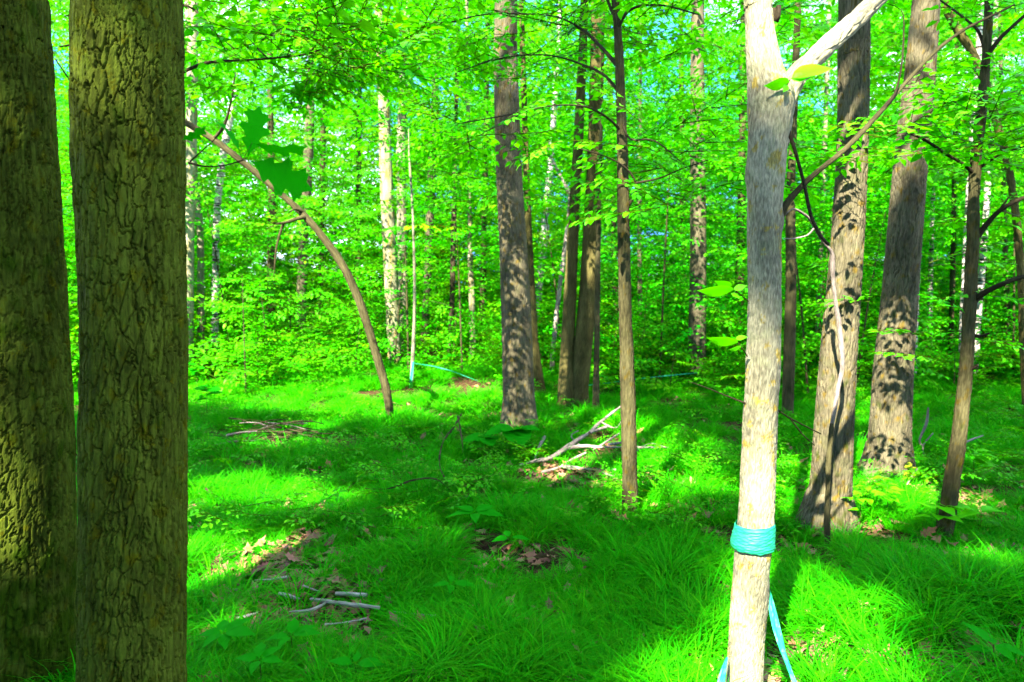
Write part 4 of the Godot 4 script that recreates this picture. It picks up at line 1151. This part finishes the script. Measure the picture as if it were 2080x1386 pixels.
	part(t, "stem", tube(px_path([[1682, 1112, 13], [1680, 1080, 13], [1682, 1000, 11, -0.02], [1684, 930, 11, -0.04], [1690, 860, 10, -0.06]], zb), 16, 0.02, "flake", 0.003, 0.02), M.brown_bark)
	part(t, "upper_stem", tube(px_path([[1690, 862, 9, -0.06], [1703, 790, 9, -0.05], [1712, 740, 10, -0.03], [1706, 670, 10, 0.0], [1697, 610, 10, 0.06], [1692, 560, 10, 0.1], [1690, 515, 9, 0.14], [1672, 492, 8, 0.18], [1655, 462, 7, 0.25], [1640, 440, 6, 0.3], [1612, 425, 4, 0.36], [1592, 440, 3, 0.42]], zb), 14, 0.02, "flake", 0.002, 0.02), M.dead_wood)
	part(t, "twig", tube(px_path([[1655, 462, 5, 0.25], [1640, 478, 3, 0.26], [1610, 485, 3, 0.28], [1592, 484, 2, 0.3]], zb), 7, 0.03), M.dead_wood)
	# bare sticks on the right
	for q in [["pale bare stick standing upright just right of the mossy trunk's foot", [[1874, 905, 4, 0.0], [1868, 895, 5, 0.05], [1882, 860, 7, 0.25], [1886, 828, 4, 0.45]]], ["thin forked stick in the grass beside the upright pale stick", [[1878, 930, 3, 0.0], [1876, 905, 4, 0.1], [1896, 880, 3, 0.25]]], ["pale stick jutting out behind the slim dark tree", [[1950, 905, 4, 0.2], [1975, 893, 5, 0.25], [1998, 885, 3, 0.3]]], ["short curved white stick below the jutting one, behind the slim dark tree", [[1952, 910, 5, 0.18], [1957, 922, 6, 0.1], [1954, 938, 4, 0.02]]], ["thin stick leaning on the mossy trunk's foot", [[1838, 992, 4, 0.02], [1850, 972, 4, 0.12], [1864, 952, 3, 0.22]]]]:
		var p0 := on_ground(q[1][0][0], 935.0 if q[1][0][1] < 940 else 1000.0)
		var o := thing("bare_stick", q[0], "stick", p0, "bare sticks by the mossy trunk")
		part(o, "stem", tube(px_path(q[1].map(func(w): return [w[0], w[1], w[2]]), p0.z), 8, 0.03), M.dead_wood)

func ribbon(p: Array, face: Array, wide: Array, n := 40) -> ArrayMesh:      # a strip through points, its width along the given directions
	var v := PackedVector3Array()
	var nm := PackedVector3Array()
	var ix := PackedInt32Array()
	var c := PackedColorArray()
	for i in n + 1:
		var u := float(i) / n * (p.size() - 1)
		var k := mini(int(u), p.size() - 2)
		var f := u - k
		var a: Vector3 = p[k].lerp(p[k + 1], f)
		var s: Vector3 = face[k].lerp(face[k + 1], f).normalized()
		var w: float = lerpf(wide[k], wide[k + 1], f)
		for j in 5:
			var q := (j - 2) / 4.0
			v.append(a + s * w * q + s.cross(p[-1] - p[0]).normalized() * (0.003 * sin(q * 9.0 + i * 0.25) + 0.002 * soft.get_noise_2d(i * 0.6, j * 1.7)))
			c.append(Color(1, 1, 1))
		if i < n:
			for j in 4:
				var b := i * 5 + j
				for m in [b, b + 1, b + 5, b + 1, b + 6, b + 5]: ix.append(m)
	return surface(v, ix, c)

func tape() -> void:
	var za := -2.52
	var c0 := at_z(1529, 1092, za)
	var t := thing("flagging_tape", "teal plastic tape wound tightly round the pale tree with two loose ends", "tape", c0)
	var dist := look(c0).z
	var axis := (at_z(1535, 1060, za) - at_z(1526, 1180, za)).normalized()
	for k in 5:
		var cy: float = lerpf(1072, 1102, k / 4.0) + rnd(-2, 2)
		var cx: float = lerpf(1533, 1529, k / 4.0)
		var c := at_z(cx, cy, za)
		var r := 37.5 * dist / F + 0.004 + 0.0016 * k
		var half := rnd(8, 11) * dist / F
		var tiltx := rnd(-0.03, 0.12)
		var v := PackedVector3Array()
		var ix := PackedInt32Array()
		var col := PackedColorArray()
		var n := 90
		for i in n + 1:
			var a := TAU * i / n
			var d := Vector3(cos(a), 0, sin(a))
			for j in 7:
				var q := (j - 3) / 3.0
				var y := q * half * (1.0 + 0.12 * soft.get_noise_2d(a * 1.2, k * 3.0)) + d.x * tiltx * r
				var h := 0.0009 * sin(q * 9.0 + soft.get_noise_2d(a * 2.0, k) * 3.0) + 0.0008 * soft.get_noise_3d(cos(a) * 2.0 + k, q * 2.0, sin(a) * 2.0)
				v.append(c + d * (r + h - 0.0035 * q * q) + axis * y)
				var g := 0.8 + 0.3 * soft.get_noise_2d(a * 2.0, q * 6.0 + k * 7.0)
				col.append(Color(g, g, g))
			if i < n:
				for j in 6:
					var b := i * 7 + j
					for m in [b, b + 7, b + 1, b + 1, b + 7, b + 8]: ix.append(m)
		part(t, "wrap", surface(v, ix, col), M.tape)
	var right := Vector3.RIGHT
	part(t, "loose_end", ribbon([at_z(1561, 1185, za - 0.02), at_z(1566, 1225, za + 0.02), at_z(1577, 1275, za + 0.08), at_z(1591, 1325, za + 0.15), at_z(1608, 1370, za + 0.22), at_z(1640, 1450, za + 0.32)],
		[Vector3(0.25, 0, 1), Vector3(0.7, 0.0, 0.7), Vector3(0.9, 0.2, 0.3), Vector3(0.7, 0.3, 0.6), Vector3(0.6, 0.2, 0.8), Vector3(0.6, 0.2, 0.8)], [0.010, 0.026, 0.028, 0.022, 0.018, 0.02]), M.tape)
	part(t, "loose_end", ribbon([at_z(1477, 1335, za + 0.06), at_z(1470, 1360, za + 0.10), at_z(1462, 1400, za + 0.14), at_z(1450, 1450, za + 0.2)], [right, right, Vector3(0.8, 0, 0.5), right], [0.006, 0.02, 0.028, 0.03], 16), M.tape)
	# the line of tape at the back of the glade
	var zb := -11.0
	var b0 := at_z(838, 742, zb)
	var o := thing("flagging_tape", "thin teal tape strung from the thin pale stem past the back of the central trunk", "tape", b0)
	var up := Vector3.UP
	part(o, "line", ribbon([at_z(840, 738, zb + 0.1), at_z(880, 744, zb + 0.1), at_z(918, 754, zb + 0.1), at_z(965, 772, zb + 0.1), at_z(1000, 786, zb + 0.15), at_z(1060, 792, zb), at_z(1140, 787, zb), at_z(1205, 782, zb), at_z(1310, 768, zb + 0.2), at_z(1420, 757, zb + 0.2)], [up, up, Vector3(0, 1, 0.6), up, up, up, up, up, up, up], [0.012, 0.012, 0.022, 0.012, 0.01, 0.014, 0.014, 0.014, 0.016, 0.014], 90), M.tape)
	part(o, "hanging_end", ribbon([at_z(839, 735, zb + 0.12), at_z(834, 780, zb + 0.13), at_z(831, 822, zb + 0.13)], [right, right, right], [0.03, 0.045, 0.05], 12), M.tape)

func plant(called: String, label: String, px: float, py: float, leaves: Array, high: float, mesh: Mesh, mat := "leaf", group := "") -> Node3D:    # leaves: [angle, length, up]
	var p := on_ground(px, py)
	var t := thing(called, label, "plant", p, group)
	var top := p + Vector3(0, high, 0)
	part(t, "stem", tube([Vector4(p.x, p.y - 0.01, p.z, 0.0025), Vector4(p.x + 0.005, p.y + high * 0.5, p.z, 0.002), Vector4(top.x, top.y, top.z, 0.0015)], 6, 0.05), M.olive_bark)
	for q in leaves:
		var d := Vector3(cos(q[0]), q[2], sin(q[0])).normalized()
		var o: Vector3 = top - Vector3(0, (q[3] if q.size() > 3 else 0.0), 0) + d * 0.01
		put(t, "leaf", mesh, M[mat], Transform3D(frame(d, Vector3(rnd(-0.2, 0.2), 1, rnd(-0.1, 0.3)), q[1]), o))
	return t

func plants() -> void:
	var ovate := [[0.0, 0.0], [0.05, 0.04], [0.15, 0.16], [0.3, 0.25], [0.45, 0.26], [0.6, 0.22], [0.75, 0.14], [0.88, 0.06], [1.0, 0.0]]
	var leaf := outline_leaf(ovate, 0.25, 0.18, 0.05)
	var round_ := outline_leaf([[0.0, 0.0], [-0.06, 0.12], [0.02, 0.3], [0.2, 0.42], [0.45, 0.43], [0.7, 0.33], [0.88, 0.17], [1.0, 0.0]], 0.2, 0.15, 0.08)
	plant("seedling", "seedling with six pointed leaves in the dark grass at the foot of the cracked oak", 455, 1350, [[0.2, 0.14, 0.25], [1.1, 0.10, 0.0], [2.0, 0.11, 0.1], [3.1, 0.10, 0.1], [4.3, 0.10, 0.3], [5.4, 0.12, 0.35]], 0.14, leaf, "oak_leaf")
	plant("seedling", "seedling with five pale green leaves right of the six-leaved one", 592, 1352, [[0.1, 0.13, 0.35], [1.9, 0.08, 0.1], [3.0, 0.10, 0.1], [4.6, 0.10, 0.5], [5.6, 0.11, 0.3]], 0.13, leaf, "oak_leaf")
	plant("seedling", "seedling with broad leaves cut by the bottom edge, below the five-leaved one", 528, 1400, [[0.2, 0.09, 0.2], [1.6, 0.08, 0.1], [3.2, 0.09, 0.2], [4.4, 0.09, 0.5], [5.5, 0.09, 0.4]], 0.12, leaf, "oak_leaf")
	plant("seedling", "seedling at the bottom edge with two narrow spread leaves", 722, 1405, [[0.1, 0.11, 0.25], [3.2, 0.10, 0.3], [4.7, 0.06, 0.5]], 0.11, leaf, "oak_leaf")
	plant("seedling", "sunlit seedling with five pointed leaves in the lower right corner", 2015, 1372, [[0.5, 0.11, 0.0], [1.4, 0.09, 0.0], [3.3, 0.09, 0.2, 0.03], [4.2, 0.12, 0.6], [5.2, 0.07, 0.1]], 0.13, leaf, "oak_leaf")
	plant("seedling", "broad-leaved plant in the shaded grass in the middle of the glade", 1035, 1150, [[0.0, 0.12, 0.1], [2.8, 0.10, 0.1], [4.4, 0.09, 0.3]], 0.17, leaf, "oak_leaf")
	plant("seedling", "larger leafy plant in the grass left of the middle of the glade", 965, 1110, [[0.1, 0.18, 0.1], [1.5, 0.12, 0.0], [3.0, 0.17, 0.1], [3.7, 0.15, 0.3], [5.6, 0.15, 0.3]], 0.22, leaf, "oak_leaf")
	plant("seedling", "small forked seedling below the middle of the glade", 918, 1240, [[0.1, 0.11, 0.15], [3.0, 0.10, 0.1], [1.6, 0.07, 0.0], [4.6, 0.06, 0.5]], 0.14, leaf, "oak_leaf")
	plant("broadleaf_plant", "plant with huge round leaves at the foot of the central trunk", 1045, 925, [[1.4, 0.34, -0.1], [0.2, 0.26, 0.2], [2.7, 0.30, 0.1], [2.0, 0.24, 0.3], [0.8, 0.22, 0.0]], 0.26, round_, "oak_leaf")
	plant("broadleaf_plant", "low plant with rounded leaves left of the central trunk's foot", 985, 930, [[1.2, 0.2, 0.0], [0.2, 0.18, 0.1], [2.7, 0.22, 0.1], [4.6, 0.2, 0.2]], 0.2, round_, "oak_leaf")
	for q in [[1760, 1050, "pale flowering-looking plant in the sun at the flaring trunk's right foot"], [1800, 1060, "sunlit leafy plant between the flaring and the mossy trunk"], [1795, 1020, "leafy plant in front of the mossy trunk's foot"], [1745, 1085, "low sunlit plant touching the flaring trunk's right root"]]:
		var ls := []
		for k in 9: ls.append([rnd(0, TAU), rnd(0.07, 0.13), rnd(0.0, 0.5), rnd(0.0, 0.14)])
		plant("leafy_herb", q[2], q[0], q[1], ls, rnd(0.2, 0.3), leaf)
	var sp := []
	for k in 14: sp.append([rnd(-0.9, 0.9), rnd(0.10, 0.16), rnd(-0.1, 0.3), rnd(0.0, 0.1)])
	plant("leafy_herb", "bright sunlit sprig of long leaves just right of the slim dark tree", 1975, 990, sp, 0.3, leaf)
	for q in [[1900, 1090, "dim leafy plant left of the slim dark tree's foot"], [1990, 1090, "dim leafy plant right of the slim dark tree's foot"], [400, 800, "broad shaded leaves beside the right outline of the cracked oak"], [420, 860, "broad shaded low leaves in front of the shrubs right of the cracked oak"]]:
		var ls2 := []
		for k in 8: ls2.append([rnd(0, TAU), rnd(0.10, 0.2), rnd(0.0, 0.4), rnd(0.0, 0.15)])
		plant("leafy_herb", q[2], q[0], q[1], ls2, rnd(0.2, 0.3) if q[1] > 900 else 0.45, leaf if q[1] > 900 else round_, "leaf" if q[1] > 900 else "oak_leaf")
